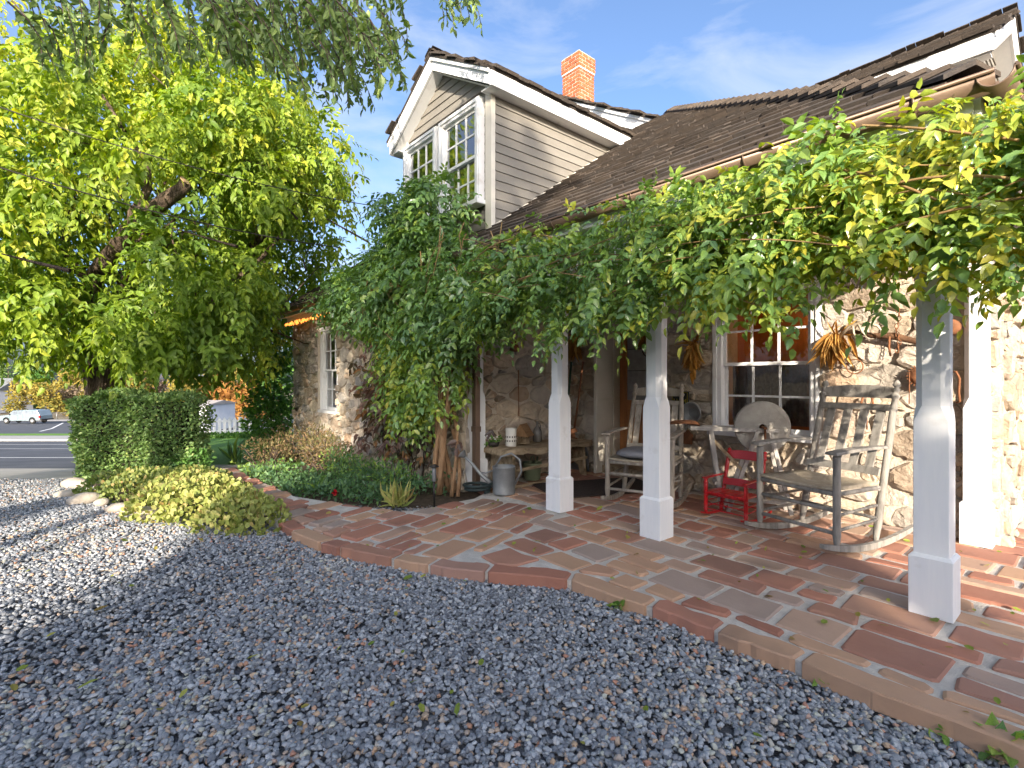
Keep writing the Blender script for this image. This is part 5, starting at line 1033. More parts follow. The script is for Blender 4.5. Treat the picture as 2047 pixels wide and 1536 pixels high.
# ---------------------------------------------------------------- things on the porch
def turned(p, q, r, rings=(), n=9, fin=0):
    """a turned spindle from p to q: bulges at the given fractions"""
    p = Vector(p); q = Vector(q); d = q-p; ks = [0,.03,.12]; rs = [r*.55,r*.75,r]
    fr = sorted(set([.25,.4,.55,.7,.85]+[f+e_ for f in rings for e_ in (-.025,0,.025)]+[.97,1]))
    for f in fr:
        k = r*.92
        for g in rings:
            if abs(f-g) < .001: k = r*1.22
            elif abs(f-g) < .03: k = r*.72
        ks.append(f); rs.append(k)
    if fin:
        L_ = d.length; ks += [1+.15*fin/L_,1+.4*fin/L_,1+.75*fin/L_,1+fin/L_]; rs += [r*.5,r*1.0,r*.7,r*.15]
    return MB().tube([p+d*k for k in ks], rs, n)
def rocking_chair(label, loc, rz, m, H_=1.18, w=.58, slats=4, red=False, cushion=False, bkw=.9):
    o = empty('rocking_chair', label, 'chair', loc, rz, None); s = H_/1.18; h = w/2
    fy, ry = -.27*s, .20*s; sz = .43*s; az = .66*s; lean = .27*s
    def rz_(y): return .035*s + .075*s*((y-.08*s)/(.5*s))**2     # curve of the rockers
    rr = .023*s if not red else .017
    back = lambda z: ry + lean*max(0,(z-sz))/(H_-sz) - .03*s*(1-min(1,z/sz))
    for sx in (-1,1):
        ys = np.linspace(-.42*s,.60*s,14); bw = .034*s; mb = MB(); vs = []
        for y in ys:
            z = .075*s*((y-.08*s)/(.5*s))**2; hh = .045*s*(1-.35*abs((y-.09*s)/(.51*s))**3)
            vs += [(sx*h-bw/2,y,z),(sx*h+bw/2,y,z),(sx*h+bw/2,y,z+hh),(sx*h-bw/2,y,z+hh)]
        k = len(ys); mb.add(vs, [(i*4+j,i*4+(j+1)%4,(i+1)*4+(j+1)%4,(i+1)*4+j) for i in range(k-1) for j in range(4)]+[(3,2,1,0),((k-1)*4,(k-1)*4+1,(k-1)*4+2,(k-1)*4+3)]); mb.build('rocker', m, o, .003)
        turned((sx*h,fy,rz_(fy)),(sx*h,fy,az),rr*1.15,(.12,.5,.9) if red else (),10).build('front_post', m, o)
        turned((sx*h*.94,back(.08*s),rz_(ry)),(sx*h*bkw,back(H_*.93),H_*.93),rr*1.15,(.1,.32,.55,.93) if red else (.955,),10,fin=.07*s).build('back_post', m, o)
        a = MB(); n = 9; vs = []
        for i in range(n):
            f = i/(n-1); y = fy-.06*s+f*(back(az)-fy+.06*s); ww = (.043-.02*f+.008*math.sin(f*3))*s; zz = az+.012*s+(.015*s*math.sin(f*2.5)); x = sx*(h-.01*f)
            vs += [(x-ww,y,zz),(x+ww,y,zz),(x+ww*.9,y,zz+.02*s),(x-ww*.9,y,zz+.02*s)]
        a.add(vs, [(i*4+j,i*4+(j+1)%4,(i+1)*4+(j+1)%4,(i+1)*4+j) for i in range(n-1) for j in range(4)]+[(3,2,1,0),tuple((n-1)*4+j for j in range(4))]); a.build('arm', m, o, .003)
        for zz in (.17*s,.27*s): MB().tube([(sx*h,fy,zz),(sx*h*.95,ry-.02*s,zz+.02*s)], .011*s, 7).build('stretcher', m, o)
    for zz in ((.15*s,.30*s) if not red else (.14*s,.24*s)):
        (turned((-h,fy,zz),(h,fy,zz),.012*s,(.2,.5,.8),7) if red else MB().tube([(-h,fy,zz),(h,fy,zz)],.014*s,8)).build('stretcher', m, o)
    MB().tube([(-h*.94,ry-.02*s,.2*s),(h*.94,ry-.02*s,.2*s)], .012*s, 7).build('stretcher', m, o)
    # seat
    def rail(z, hh, arch, th=.022, nm='back_rail'):
        n = 11; vs = []; wv = h*(.94+(bkw-.94)*min(1,z/H_))
        for i in range(n):
            x = -wv+2*wv*i/(n-1); c = 1-(x/wv)**2; y = back(z)+.035*s*c
            vs += [(x,y-th*s/2,z),(x,y+th*s/2,z),(x,y+th*s/2+.02*s,z+hh*s+arch*s*c),(x,y-th*s/2+.02*s,z+hh*s+arch*s*c)]
        MB().add(vs, [(i*4+j,i*4+(j+1)%4,(i+1)*4+(j+1)%4,(i+1)*4+j) for i in range(n-1) for j in range(4)]+[(3,2,1,0),tuple((n-1)*4+j for j in range(4))]).build(nm, m, o, .003)
    if red:
        for i in range(6): x = -h*.86+i*h*.344; bx('seat_slat', m, o, x-h*.155,x+h*.155,fy-.02,ry-.01,sz-.008,sz+.010,.003)
        for zz in (.30*H_*1.45,.83*H_): rail(zz, .10 if zz < .5*H_ else .13, .03)
        for yy in (fy,ry-.02): MB().tube([(-h,yy,sz-.015),(h,yy,sz-.015)], .009, 7).build('seat_rail', m, o)
    else:
        for yy in (fy,ry-.01): MB().tube([(-h,yy,sz-.02),(h,yy,sz-.02)], .018*s, 8).build('seat_rail', m, o)
        for sx in (-1,1): MB().tube([(sx*h,fy,sz-.02),(sx*h*.95,ry,sz-.02)], .016*s, 8).build('seat_rail', m, o)
        k = 22
        for i in range(k):
            y = fy-.01+(ry-fy)*i/(k-1); pts = [(x*h*.97,y+rng.normal()*.001,sz+.012-.035*(1-x*x)*math.sin(math.pi*(i+2)/(k+3))) for x in np.linspace(-1,1,9)]
            MB().tube(pts, .0115, 6).build('seat_cord', m_seat, o)
        rail(1.03*s,.075,.022); rail(.94*s,.045,.0); rail(.49*s,.05,.0)
        for i in range(slats):
            x = -h*.62+i*h*1.24/(slats-1); z0, z1 = .53*s,.95*s; c0 = .035*s*(1-(x/h)**2)
            MB().add([(x-.03*s,back(z0)+c0-.006,z0),(x+.03*s,back(z0)+c0-.006,z0),(x+.03*s,back(z0)+c0+.006,z0),(x-.03*s,back(z0)+c0+.006,z0),(x-.033*s,back(z1)+c0-.006,z1),(x+.033*s,back(z1)+c0-.006,z1),(x+.033*s,back(z1)+c0+.006,z1),(x-.033*s,back(z1)+c0+.006,z1)],[(0,1,5,4),(1,2,6,5),(2,3,7,6),(3,0,4,7),(4,5,6,7),(3,2,1,0)]).build('back_slat', m, o, .003)
    if cushion:
        cu_ = MB(); n = 20; prof = [(.0,.0),(.80,.0),(.97,.02),(1.0,.035),(.95,.055),(.75,.072),(.0,.078)]; vs = []
        def sq(a, r): c_, s_ = math.cos(a), math.sin(a); k = r/(abs(c_)**4+abs(s_)**4)**.25; return (c_*k*h*.86, s_*k*.235-.03)
        for (r,z) in prof:
            for j in range(n): x,y = sq(2*math.pi*j/n,max(r,.02)); vs.append((x,y,sz+.02+z))
        cu_.add(vs, [(i*n+j,i*n+(j+1)%n,(i+1)*n+(j+1)%n,(i+1)*n+j) for i in range(len(prof)-1) for j in range(n)], 0, True); cu_.build('cushion', mat('grey_cushion',[(.20,.20,.22),(.26,.26,.28)],20,.9,.2,150), o)
    return o
m_seat = mat('woven_cord', [(.34,.28,.20),(.50,.43,.33)], 18, .9, .4, 80)
m_chair = mat('chair_wood', [(.23,.19,.15),(.38,.33,.27),(.46,.41,.35)], 6, .8, .4, 60, stretch=(4,4,.7))
m_chair2 = mat('grey_chair_wood', [(.17,.155,.14),(.30,.28,.25),(.37,.345,.31)], 6, .85, .5, 60, stretch=(4,4,.7))
def face(fx, fy): return math.atan2(fx, -fy)     # local -Y turned to the given direction
rocking_chair('weathered wooden rocking chair with grey cushion behind the middle post by the door', (-2.95,4.20,.005), face(.339,-.94), m_chair, 1.16, .60, cushion=True, bkw=.80)
rocking_chair('large weathered grey rocking chair with woven seat in front of the sunlit wall', (-1.43,4.22,.005), face(-.27,-.963), m_chair2, 1.20, .60)
rocking_chair('small bright red child rocking chair with slatted seat', (-2.13,4.29,.005), face(-.05,-.99), m_red, .575, .36, red=True)
# --- grindstone on its stand
gs = empty('grindstone', 'old round grindstone on a wooden treadle stand below the window', 'grindstone', (-2.08,4.72,0), R_(36))
st_ = MB(); n = 40; vs = []
for (r,y) in ((.03,-.036),(.20,-.036),(.232,-.030),(.238,-.0),(.232,.030),(.2,.036),(.03,.036)):
    for j in range(n): a = 2*math.pi*j/n; rr = r*(1+.006*math.sin(3*a)); vs.append((rr*math.cos(a), y, .76+rr*math.sin(a)))
st_.add(vs, [(i*n+j,(i*n+(j+1)%n),((i+1)*n+(j+1)%n),((i+1)*n+j)) for i in range(6) for j in range(n)], 0, False); st_.build('stone_wheel', mat('grindstone_grit',[(.30,.28,.25),(.40,.38,.34)],9,.95,.3,80), gs)
MB().tube([(0,-.14,.76),(0,.12,.76)],.014,8).lathe([(.04,-.05),(.045,-.045),(.045,-.04),(.04,-.037)],12,M=Matrix.Translation((0,0,.76)) @ Matrix.Rotation(R_(90),4,'X')).build('axle', m_rust, gs)
for y in (-.09,.09):
    for (x0,x1) in ((-.30,-.05),(.22,.05)): MB().bar((x0,y,0),(x1,y,.74),.028,.034).build('leg', m_grey, gs)
    MB().bar((-.62,y*.8,.745),(.12,y,.735),.03,.035).build('rail', m_grey, gs); MB().bar((-.34,y,.02),(-.44,y*.8,.74),.026,.03).build('leg', m_grey, gs)
    MB().bar((-.40,y,.62),(.05,y,.12),.02,.026).build('brace', m_plank, gs)
MB().bar((-.40,-.09,.25),(-.40,.09,.25),.026,.026).bar((-.30,-.09,.12),(.22,-.09,.10),.022,.03).build('stretcher', m_grey, gs)
sv = []; n = 14
for i in range(n):
    a = 2*math.pi*i/n; sv.append((-.66+.15*math.cos(a)-.02*math.cos(2*a), .10*math.sin(a), .775+.03*abs(math.sin(a))))
MB().add(sv+[(x,y,z-.02) for x,y,z in sv], [tuple(range(n)),tuple(range(2*n-1,n-1,-1))]+[(i,n+i,n+(i+1)%n,(i+1)%n) for i in range(n)]).build('seat', m_rust, gs)
MB().tube([(0,-.12,.76),(0,-.125,.66),(.0,-.16,.655)],.010,7).build('crank', m_rust, gs)
# --- bench under the recess wall and what stands on it
bn = empty('plank_bench', 'rough weathered plank bench against the stone wall by the first post', 'bench', (-4.42,4.18,0), R_(3))
tp = MB(); ny = 15; vs = []
for i in range(ny):
    y = -.72+1.44*i/(ny-1); wv = .23+.02*math.sin(i*1.7)+.012*rng.normal(); z = .43+.01*math.sin(i*.9)
    vs += [(-.22,y,z-.055),(wv,y+.02*rng.normal(),z-.06+.012*rng.normal()),(wv-.02,y,z+.004*rng.normal()),(-.22,y,z)]
tp.add(vs, [(i*4+j,i*4+(j+1)%4,(i+1)*4+(j+1)%4,(i+1)*4+j) for i in range(ny-1) for j in range(4)]+[(3,2,1,0),tuple((ny-1)*4+j for j in range(4))]); tp.build('seat', m_plank, bn, .006)
for y in (-.60,.60):
    q = [(-.20,0),(-.13,0),(-.09,.12),(0,.17),(.09,.12),(.12,0),(.20,0),(.17,.372),(-.19,.372)]; MB().prism(q, lambda p: (p[0],y-.018,p[1]), lambda p: (p[0],y+.018,p[1])).build('leg', m_plank, bn, .004)
MB().bar((.185,-.64,.20),(.185,.64,.22),.02,.03).bar((.19,-.64,.03),(.19,-.1,.03),.02,.025).build('rail', m_plank, bn)
BT = .435
ln = empty('punched_lantern', 'white ceramic candle lantern with small punched windows on the bench', 'lantern', (-4.42,3.72,BT))
lb = MB(); n = 24; lv_ = [0,.01,.055,.08,.105,.13,.19,.20]; rr = [.058,.060,.060,.060,.060,.060,.062,.062]
MB().lathe([(.058,0),(.061,.006),(.061,.2),(.058,.205),(.052,.2),(.052,.012)],28).build('body', mat('ivory_glaze',[(.62,.60,.55),(.70,.68,.62)],6,.5), ln)
for k in range(14):
    a = k*.4488
    for (z0,z1) in ((.055,.075),(.10,.12)): M_ = Matrix.Rotation(a,4,'Z'); MB().box(.0585,.0618,-.006,.006,z0,z1,M_).build('window', m_dark, ln)
bh = empty('birdhouse', 'small twig and bark birdhouse with steep roof on the bench', 'birdhouse', (-4.5,3.98,BT+.004), R_(25))
MB().box(-.07,.07,-.07,.07,0,.012).box(-.055,.055,-.055,.055,.012,.10).build('body', m_plank, bh, .003)
MB().add([(-.095,-.1,.09),(.0,-.1,.23),(.095,-.1,.09),(-.095,.1,.09),(0,.1,.23),(.095,.1,.09)],[(0,2,1),(3,4,5),(0,1,4,3),(1,2,5,4)]).build('roof', mat('bark_roof',[(.24,.13,.06),(.38,.23,.12)],20,.9,.6,60,stretch=(6,1,1)), bh)
for x in (-.06,-.03,0,.03,.06): MB().tube([(x,-.068,.012),(x,-.068,.10)],.004,5).build('baluster', m_plank, bh)
MB().tube([(-.066,-.068,.06),(.066,-.068,.06)],.004,5).tube([(-.066,-.068,.095),(.066,-.068,.095)],.004,5).build('rail', m_plank, bh)
jg = empty('glass_jug', 'grey glass jug at the back of the bench', 'jug', (-4.52,4.22,BT+.004)); MB().lathe([(.05,0),(.058,.01),(.058,.10),(.045,.15),(.016,.19),(.014,.235),(.019,.245)],18).build('body', mat('grey_glass',[(.10,.09,.08),(.17,.16,.15)],8,.2,spec=.6), jg); MB().tube([(.014,0,.225),(.045,0,.22),(.055,0,.18),(.045,0,.15)],.006,6).build('handle', MATS['grey_glass'], jg)
st2 = empty('wooden_shoe', 'dark rusty iron sad shoe last leaning on the far end of the bench', 'tool', (-4.42,4.62,BT+.004), R_(40)); st2['label'] = 'dark brown carved wooden pieces heaped at the far end of the bench'
st2.name = 'wood_pieces'; st2['category'] = 'ornament'
MB().bar((-.08,-.02,.03),(.12,.03,.13),.05,.06).build('piece', m_rust, st2, .01); MB().bar((-.02,.07,.02),(.1,-.06,.06),.045,.05).build('piece', m_rust, st2, .01)
pb = empty('flower_pot', 'small dark pot with white flowers at the near end of the bench', 'pot', (-4.52,3.55,BT)); MB().lathe([(.05,0),(.07,.05),(.06,.055)],14).build('pot', m_iron, pb)
n = 60; P = rng.normal(size=(n,3))*A_([.05,.05,.025])+A_([0,0,.07]); foliage(pb, m_shrub, P, rdir(n), rdir(n), rng.uniform(.03,.06,n), np.full(n,.5), rng.random(n), tpl=TS)
for i in range(9): MB().lathe([(.003,0),(.016,.008),(.004,.014)],8,o=(rng.normal()*.045,-.02+rng.normal()*.04,.085+rng.random()*.03)).build('flower', m_white, pb)
# watering cans
wc = empty('watering_can', 'large galvanised watering can with long spout beside the corner post', 'watering can', (-4.13,3.38,.004), R_(214))
MB().lathe([(.115,0),(.120,.01),(.118,.02),(.118,.27),(.122,.275),(.120,.285),(.112,.28),(.108,.03)],28).build('body', m_zinc, wc)
MB().tube([(.11,0,.07),(.24,0,.17),(.36,0,.30),(.43,0,.36)],[.026,.020,.016,.015],12).build('spout', m_zinc, wc); MB().lathe([(.016,0),(.05,.05),(.052,.055),(.04,.062)],16,M=Matrix.Translation((.43,0,.36)) @ Vector((.72,0,.62)).to_track_quat('Z','Y').to_matrix().to_4x4()).build('rose', m_zinc, wc)
MB().tube([(.105,0,.26),(.03,0,.38),(-.08,0,.42),(-.17,0,.36),(-.19,0,.24),(-.12,0,.10)],.011,8).build('handle', m_zinc, wc); MB().tube([(.1,0,.24),(.2,0,.2),(.27,0,.205)],.007,6).build('brace', m_zinc, wc)
g2 = empty('green_bucket', 'small faded green watering can standing under the bench', 'watering can', (-4.48,4.10,.004), R_(120)); m_gr = mat('faded_green',[(.16,.20,.12),(.24,.28,.18)],8,.6)
MB().lathe([(.085,0),(.095,.01),(.115,.20),(.118,.205),(.11,.2),(.09,.02)],22).build('body', m_gr, g2); MB().tube([(.1,0,.17),(.05,0,.27),(-.05,0,.27),(-.1,0,.17)],.009,7).build('handle', m_gr, g2); MB().tube([(.1,0,.06),(.17,0,.15),(.21,0,.24)],[.02,.015,.013],8).build('spout', m_gr, g2)
# slate slab by the door, shovels
sl_ = MB().prism([(-.15,0),(.15,0),(.16,.25),(.12,.34),(.03,.38),(-.10,.35),(-.16,.22)], lambda p: (p[0],0-.1*p[1],p[1]), lambda p: (p[0],.03-.1*p[1],p[1])).build('slate_slab', mat('slate',[(.14,.145,.15),(.2,.2,.205)],8,.8,.4,30), None, .006); tag(sl_, 'grey rounded slate slab leaning on the wall by the door jamb', 'slab'); sl_.location = (-4.53,4.97,.006)
def shovel(label, x, y, col, m, tilt=.0):
    o = empty('shovel', label, 'shovel', (x,y,.0)); top = (tilt,.0,1.45)
    MB().tube([(0,-.14,.44),(tilt*.6,-.07,.98),(tilt,-.015,1.42)],.014,8).build('handle', m, o)
    MB().prism([(-.07,.44),(-.08,.25),(-.05,.14),(0,.10),(.05,.14),(.08,.25),(.07,.44)], lambda p: (p[0],-.16-.04*(1-abs(p[0])/.08)*1+.04*p[1],p[1]), lambda p: (p[0],-.152-.04*(1-abs(p[0])/.08)+.04*p[1],p[1])).build('blade', m_rust, o); return o
shovel('old shovel with rusty handle leaning on the wall left of the door', -4.53,5.0, None, m_rust, .06)
shovel('garden tool with dark green handle leaning in the porch corner', -4.66,4.98, None, mat('green_handle',[(.02,.05,.03),(.035,.075,.045)],5,.5), .0)
# door mat
mt = MB(); mt.prism([(-.62,-.36),(.62,-.36),(.64,-.34),(.64,.34),(.62,.36),(-.62,.36),(-.64,.34),(-.64,-.34)], lambda p: (p[0],p[1],0), lambda p: (p[0],p[1],.012)); mo = mt.build('door_mat', mat('dark_mat',[(.035,.025,.022),(.075,.055,.048)],60,.95,.6,200), None); tag(mo, 'long dark brown mat on the flags before the door', 'mat'); mo.location = (-3.66,4.32,.012); mo.rotation_euler = (0,0,R_(68))
# corn husk bundles
def husks(label, loc, n=46, L_=.26, spread=.30, tilt=(0,-.12,-1), corn=0):
    o = empty('corn_husks', label, 'corn husks', loc); d0 = nrmz(A_([tilt]))[0]
    P = rng.normal(size=(n,3))*A_([.02,.012,.015]); D = nrmz(d0+rng.normal(size=(n,3))*spread*A_([.8,.5,.5])); upm = rng.random(n) < .12; D[upm] = nrmz(rng.normal(size=(upm.sum(),3))*A_([1,.4,.6])+A_([0,-.3,.5])); D[:,1] = -np.abs(D[:,1])*.8
    Ls = L_*rng.uniform(.5,1.1,n); Ls[upm] *= .6; foliage(o, m_husk, P, D, nrmz(rng.normal(size=(n,3))*.5+A_([0,-1,0])), Ls, rng.uniform(.07,.15,n), rng.random(n), tpl=TL, singles=n-1, name='husk_tip', lname='husk')
    for i in range(corn):
        q = A_([rng.normal()*.05,-.05,-.15-.05*i]); MB().tube([tuple(q),tuple(q+A_([.01,0,-.05])),tuple(q+A_([.02,0,-.12]))],[.014,.022,.008],8).build('ear', mat('maize',[(.42,.16,.02),(.55,.27,.04)],60,.5,.5,120), o)
    return o
husks('bundle of dried corn husks hanging left of the door', (-4.60,4.98,1.74), 90, .32)
husks('bundle of dried corn husks hanging on the oak door', (-3.80,5.44,1.78), 60, .26)
husks('dark gold bundle of dried corn hanging left of the porch window', (-2.90,4.96,1.56), 150, .28, .34, corn=4)
husks('pale corn husk bundle hanging right of the porch window', (-1.56,4.96,1.58), 90, .30, .42, tilt=(-.15,-.12,-1))
an = empty('antler', 'pale deer antler hung over the corn husks right of the window', 'antler', (-1.50,4.96,1.55)); m_bone = mat('bone',[(.42,.34,.24),(.55,.47,.36)],9,.6)
MB().tube([(-.05,0,-.02),(.05,-.05,.08),(.17,-.08,.11),(.26,-.08,.07),(.30,-.07,.0)],[.014,.014,.013,.010,.003],8).build('beam', m_bone, an)
for (a,b,c) in (((.12,-.07,.10),(.16,-.1,.03),(.21,-.1,-.05)),((.08,-.06,.09),(.10,-.1,.02),(.13,-.1,-.06)),((.19,-.08,.10),(.24,-.1,.15),(.25,-.1,.18))): MB().tube([a,b,c],[.010,.008,.002],7).build('tine', m_bone, an)
# old iron on the sunny wall and in the recess
mat('dark_wood',[(.07,.035,.02),(.16,.085,.045)],9,.9,.6,30)
def iron(name, label, loc, cat, fn, m=m_rust):
    o = empty(name, label, cat, loc); fn(o, m); return o
iron('ox_yoke', 'long dark wooden yoke with rust hung across the sunny wall', (-1.28,4.93,1.50), 'yoke', lambda o,m: (MB().tube([(-.16,.06,.10),(-.02,.03,.05),(.12,.03,.04),(.26,.04,-.01),(.42,.06,-.05)],[.012,.022,.03,.024,.014],10).build('beam', MATS['dark_wood'], o), MB().tube([(.12,-.06,.03),(.12,-.075,-.06),(.12,-.03,-.12)],.008,6).build('hook', m, o)))
def chain(o, m, n=9):
    for i in range(n):
        R = Matrix.Translation((.01*math.sin(i),-.012,-i*.032)) @ Matrix.Rotation(R_(90)*(i%2),4,'Z'); MB().tube([R @ Vector((.012*math.cos(a),0,.021*math.sin(a))) for a in np.linspace(0,6.28,11)],.0035,5).build('link', m, o)
iron('hanging_chain', 'rusty chain hanging above the large rocking chair', (-1.12,4.94,1.74), 'chain', lambda o,m: chain(o,m,11))
iron('iron_ring', 'thin iron ring hung under the yoke', (-1.42,4.95,1.30), 'ring', lambda o,m: MB().tube([(.06*math.cos(a),0,.06*math.sin(a)) for a in np.linspace(0,6.28,25)],.005,6).build('ring', m, o))
def gear(o, m):
    MB().lathe([(.03,0),(.075,0),(.075,.02),(.03,.02)],24,M=Matrix.Rotation(R_(90),4,'X')).build('disc', m, o)
    for k in range(24): a = k*.2618; MB().box(-.004,.004,-.02,.0,.073,.09,Matrix.Rotation(a,4,'Y')).build('tooth', m, o)
iron('rusty_gear', 'rusty toothed wheel hung on the wall beside the front post', (-.98,4.97,1.22), 'gear', gear)
iron('rusty_hook', 'curved rusty hook on the wall between the two right posts', (-.80,4.96,1.15), 'hook', lambda o,m: MB().tube([(.0,0,.1),(.03,-.02,.1),(.05,-.02,.05),(.045,-.02,-.05),(.05,-.01,-.12),(.03,0,-.13)],.008,7).build('hook', m, o))
iron('rusty_gear', 'small dark iron pulley high between the two right posts', (-.80,4.96,1.58), 'pulley', lambda o,m: MB().lathe([(.02,0),(.06,0),(.05,.02),(.06,.04),(.02,.04)],18,M=Matrix.Rotation(R_(90),4,'X')).build('disc', m, o))
iron('iron_rod', 'thin rusty rod hanging to the left of the yoke', (-1.05,4.95,1.25), 'rod', lambda o,m: MB().tube([(0,0,.0),(0,-.01,-.25)],.004,5).build('rod', m, o))
iron('horse_bit', 'rusty hanging iron loop behind the back of the large rocking chair', (-1.33,4.95,.98), 'loop', lambda o,m: (MB().tube([(-.03,0,.07),(-.045,-.01,0),(0,-.015,-.05),(.045,-.01,0),(.03,0,.07)],.009,7).build('loop', m, o), MB().tube([(0,-.015,-.05),(0,-.01,-.2)],.006,6).build('rod', m, o)))
iron('cow_bell', 'small rusty cow bell on the stones above the bench', (-4.66,3.95,1.58), 'bell', lambda o,m: (MB().prism([(-.035,-.03),(.035,-.03),(.035,.03),(-.035,.03)], lambda p: (p[0]*1.3+.03,p[1]*1.6,-.06), lambda p: (p[0]*.8+.03,p[1]*.9,.06)).build('bell', m, o, .006), MB().tube([(.03,-.02,.06),(.03,0,.09),(.03,.02,.06)],.004,5).build('loop', m, o)))
iron('iron_rod', 'slim iron rod standing on the wall behind the birdhouse', (-4.64,4.02,1.3), 'rod', lambda o,m: MB().tube([(0,0,.0),(.01,0,-.55)],.006,5).build('rod', m, o))
# hat-like basket up in the vine, hanging pan, trowel, sign
bk = empty('straw_hat', 'pale straw basket hat hung high on the recess wall', 'hat', (-4.64,3.98,1.90)); MB().lathe([(.16,0),(.165,.008),(.10,.02),(.09,.08),(.07,.10)],20,M=Matrix.Rotation(R_(75),4,'Y')).build('hat', mat('straw',[(.36,.27,.15),(.50,.39,.24)],30,.9,.5,90), bk)
pn = empty('tin_pan', 'round grey tin colander hung below the left corn bundle', 'pan', (-2.90,4.97,.84)); MB().lathe([(.05,0),(.055,.004),(.10,.05),(.115,.052),(.115,.058),(.095,.056),(.05,.012)],26,M=Matrix.Rotation(R_(90),4,'X')).build('bowl', m_zinc, pn); MB().tube([(-.03,-.05,-.11),(-.04,-.05,-.16),(.0,-.05,-.17),(.03,-.05,-.11)],.006,6).build('handle', m_zinc, pn)
tr_ = empty('hand_trowel', 'rusty flat scoop hanging low beside the tin colander', 'scoop', (-2.96,4.97,.58)); MB().prism([(-.05,-.08),(.05,-.08),(.06,.02),(0,.08),(-.06,.02)], lambda p: (p[0],-.02,p[1]), lambda p: (p[0],-.012,p[1])).tube([(0,-.016,.07),(0,-.016,.17)],.006,6).build('blade', m_rust, tr_)
sg = empty('wall_sign', 'dark wall sign with yellow lettering and border behind the cushioned chair', 'sign', (-3.06,4.985,.90)); m_yp = mat('yellow_paint',[(.30,.25,.02),(.38,.32,.04)],9,.7); bx('board', mat('dark_sign',[(.012,.018,.016),(.025,.032,.03)],5,.5), sg, -.10,.10,-.02,.0,-.16,.16,.004)
for (x0,x1,z0,z1) in ((-.092,.092,.145,.150),(-.092,.092,-.150,-.145),(-.092,-.087,-.145,.145),(.087,.092,-.145,.145)): bx('border', m_yp, sg, x0,x1,-.0225,-.0202,z0,z1)
def text(body, size, loc, m, parent, name='lettering'):
    c = bpy.data.curves.new(name,'FONT'); c.body = body; c.size = size; c.extrude = .001; c.align_x = 'CENTER'; t = bpy.data.objects.new('tmp', c); COL.objects.link(t)
    dg = bpy.context.evaluated_depsgraph_get(); me = bpy.data.meshes.new_from_object(t.evaluated_get(dg)); bpy.data.objects.remove(t); me.materials.clear(); o = link(name, me, m, parent); o.location = loc; o.rotation_euler = (R_(90),0,0); return o
text('L', .045, (.03,-.0215,.095), m_yp, sg); text('HAM', .072, (.0,-.0215,.03), m_yp, sg); text('N', .045, (.055,-.0215,-.09), m_yp, sg)
bx('arrow', m_yp, sg, -.01,.075,-.0225,-.0202,-.015,-.002)
lp = empty('room_lamp', 'warm lit lamp inside the room behind the porch window', 'lamp', (-1.95,5.85,2.02)); MB().lathe([(.03,-.05),(.05,-.03),(.055,0),(.04,.04),(.02,.06)],14).build('bulb', emat('lamp_glow',(1.0,.62,.30),22), lp); MB().lathe([(.02,.06),(.11,.0),(.115,.0),(.025,.075)],16).tube([(0,0,.07),(0,0,.16)],.006,6).build('shade', m_rust, lp)
# path light, hose, red flower, string of lights, cables
pl = empty('path_light', 'slim dark metal path light standing in the bed by the patio', 'lamp', px(868,1008,-.02)); MB().tube([(0,0,-.03),(0,0,.22)],.010,8).build('stake', m_iron, pl); MB().lathe([(.016,.22),(.02,.225),(.02,.34),(.014,.36)],12).build('tube', m_zinc, pl); MB().lathe([(.045,.36),(.05,.365),(.02,.385),(.004,.39)],14).build('cap', m_iron, pl)
hs = MB().tube([tuple(A_(px(955,985))+A_([.12*math.cos(a)*(1+.02*a),.12*math.sin(a)*(1+.02*a),.02+.006*a])) for a in np.linspace(0,14,40)],.016,8).build('garden_hose', mat('dark_hose',[(.015,.025,.025),(.03,.045,.045)],8,.5)); tag(hs, 'dark coiled hose at the foot of the vine', 'hose')
fl = empty('red_flower', 'small red flower in the ground cover near the patio edge', 'flower', px(668,1003,-.03)); MB().tube([(0,0,0),(.01,0,.09)],.003,5).build('stem', m_twig, fl)
n = 14; foliage(fl, leafmat('red_petal',[(.45,.01,.02),(.55,.02,.03)],trans=(.3,.02,.02),tf=.2), np.tile(A_([.01,0,.09]),(n,1)), nrmz(rng.normal(size=(n,3))+A_([0,0,.6])), rng.normal(size=(n,3)), np.full(n,.035), np.full(n,.7), rng.random(n), tpl=TR, singles=n-1, name='petal_tip', lname='petal')
li = empty('string_lights', 'string of small warm orange lights under the far eave', 'lights', (-10.6,3.12,2.25)); MB().tube([(i*.07,0,.03+.012*math.sin(i*2.1)) for i in range(34)],.004,5).build('wire', m_iron, li)
m_bulb = emat('warm_bulb',(1.0,.30,.05),.9)
for i in range(34): MB().lathe([(.006,.0),(.016,-.015),(.018,-.032),(.008,-.05)],8,o=(i*.07,-.01+.01*math.sin(i*5),.03+.02*math.sin(i*3.3))).build('bulb', m_bulb, li)
for (a,b,sag,lab,r) in ((W(-5.4,5.4,H+.412*5.4),(-7.6,3.0,3.18),.10,'pale overhead service cable running to the house eave',.0075),(W(-5.6,5.6,H+.53*5.6),(-6.7,3.3,3.62),.12,'thin dark overhead wire above the service cable',.006)):
    a = A_(a); b = A_(b); o_ = MB().tube([tuple(a+(b-a)*(f*1.0)+A_([0,0,-sag*4*f*(1-f)])) for f in np.linspace(-.35,1,18)], r, 6).build('overhead_cable', mat('cable_sheath',[(.10,.10,.11),(.30,.31,.33)],6,.5) if r > .008 else m_iron); tag(o_, lab, 'cable')
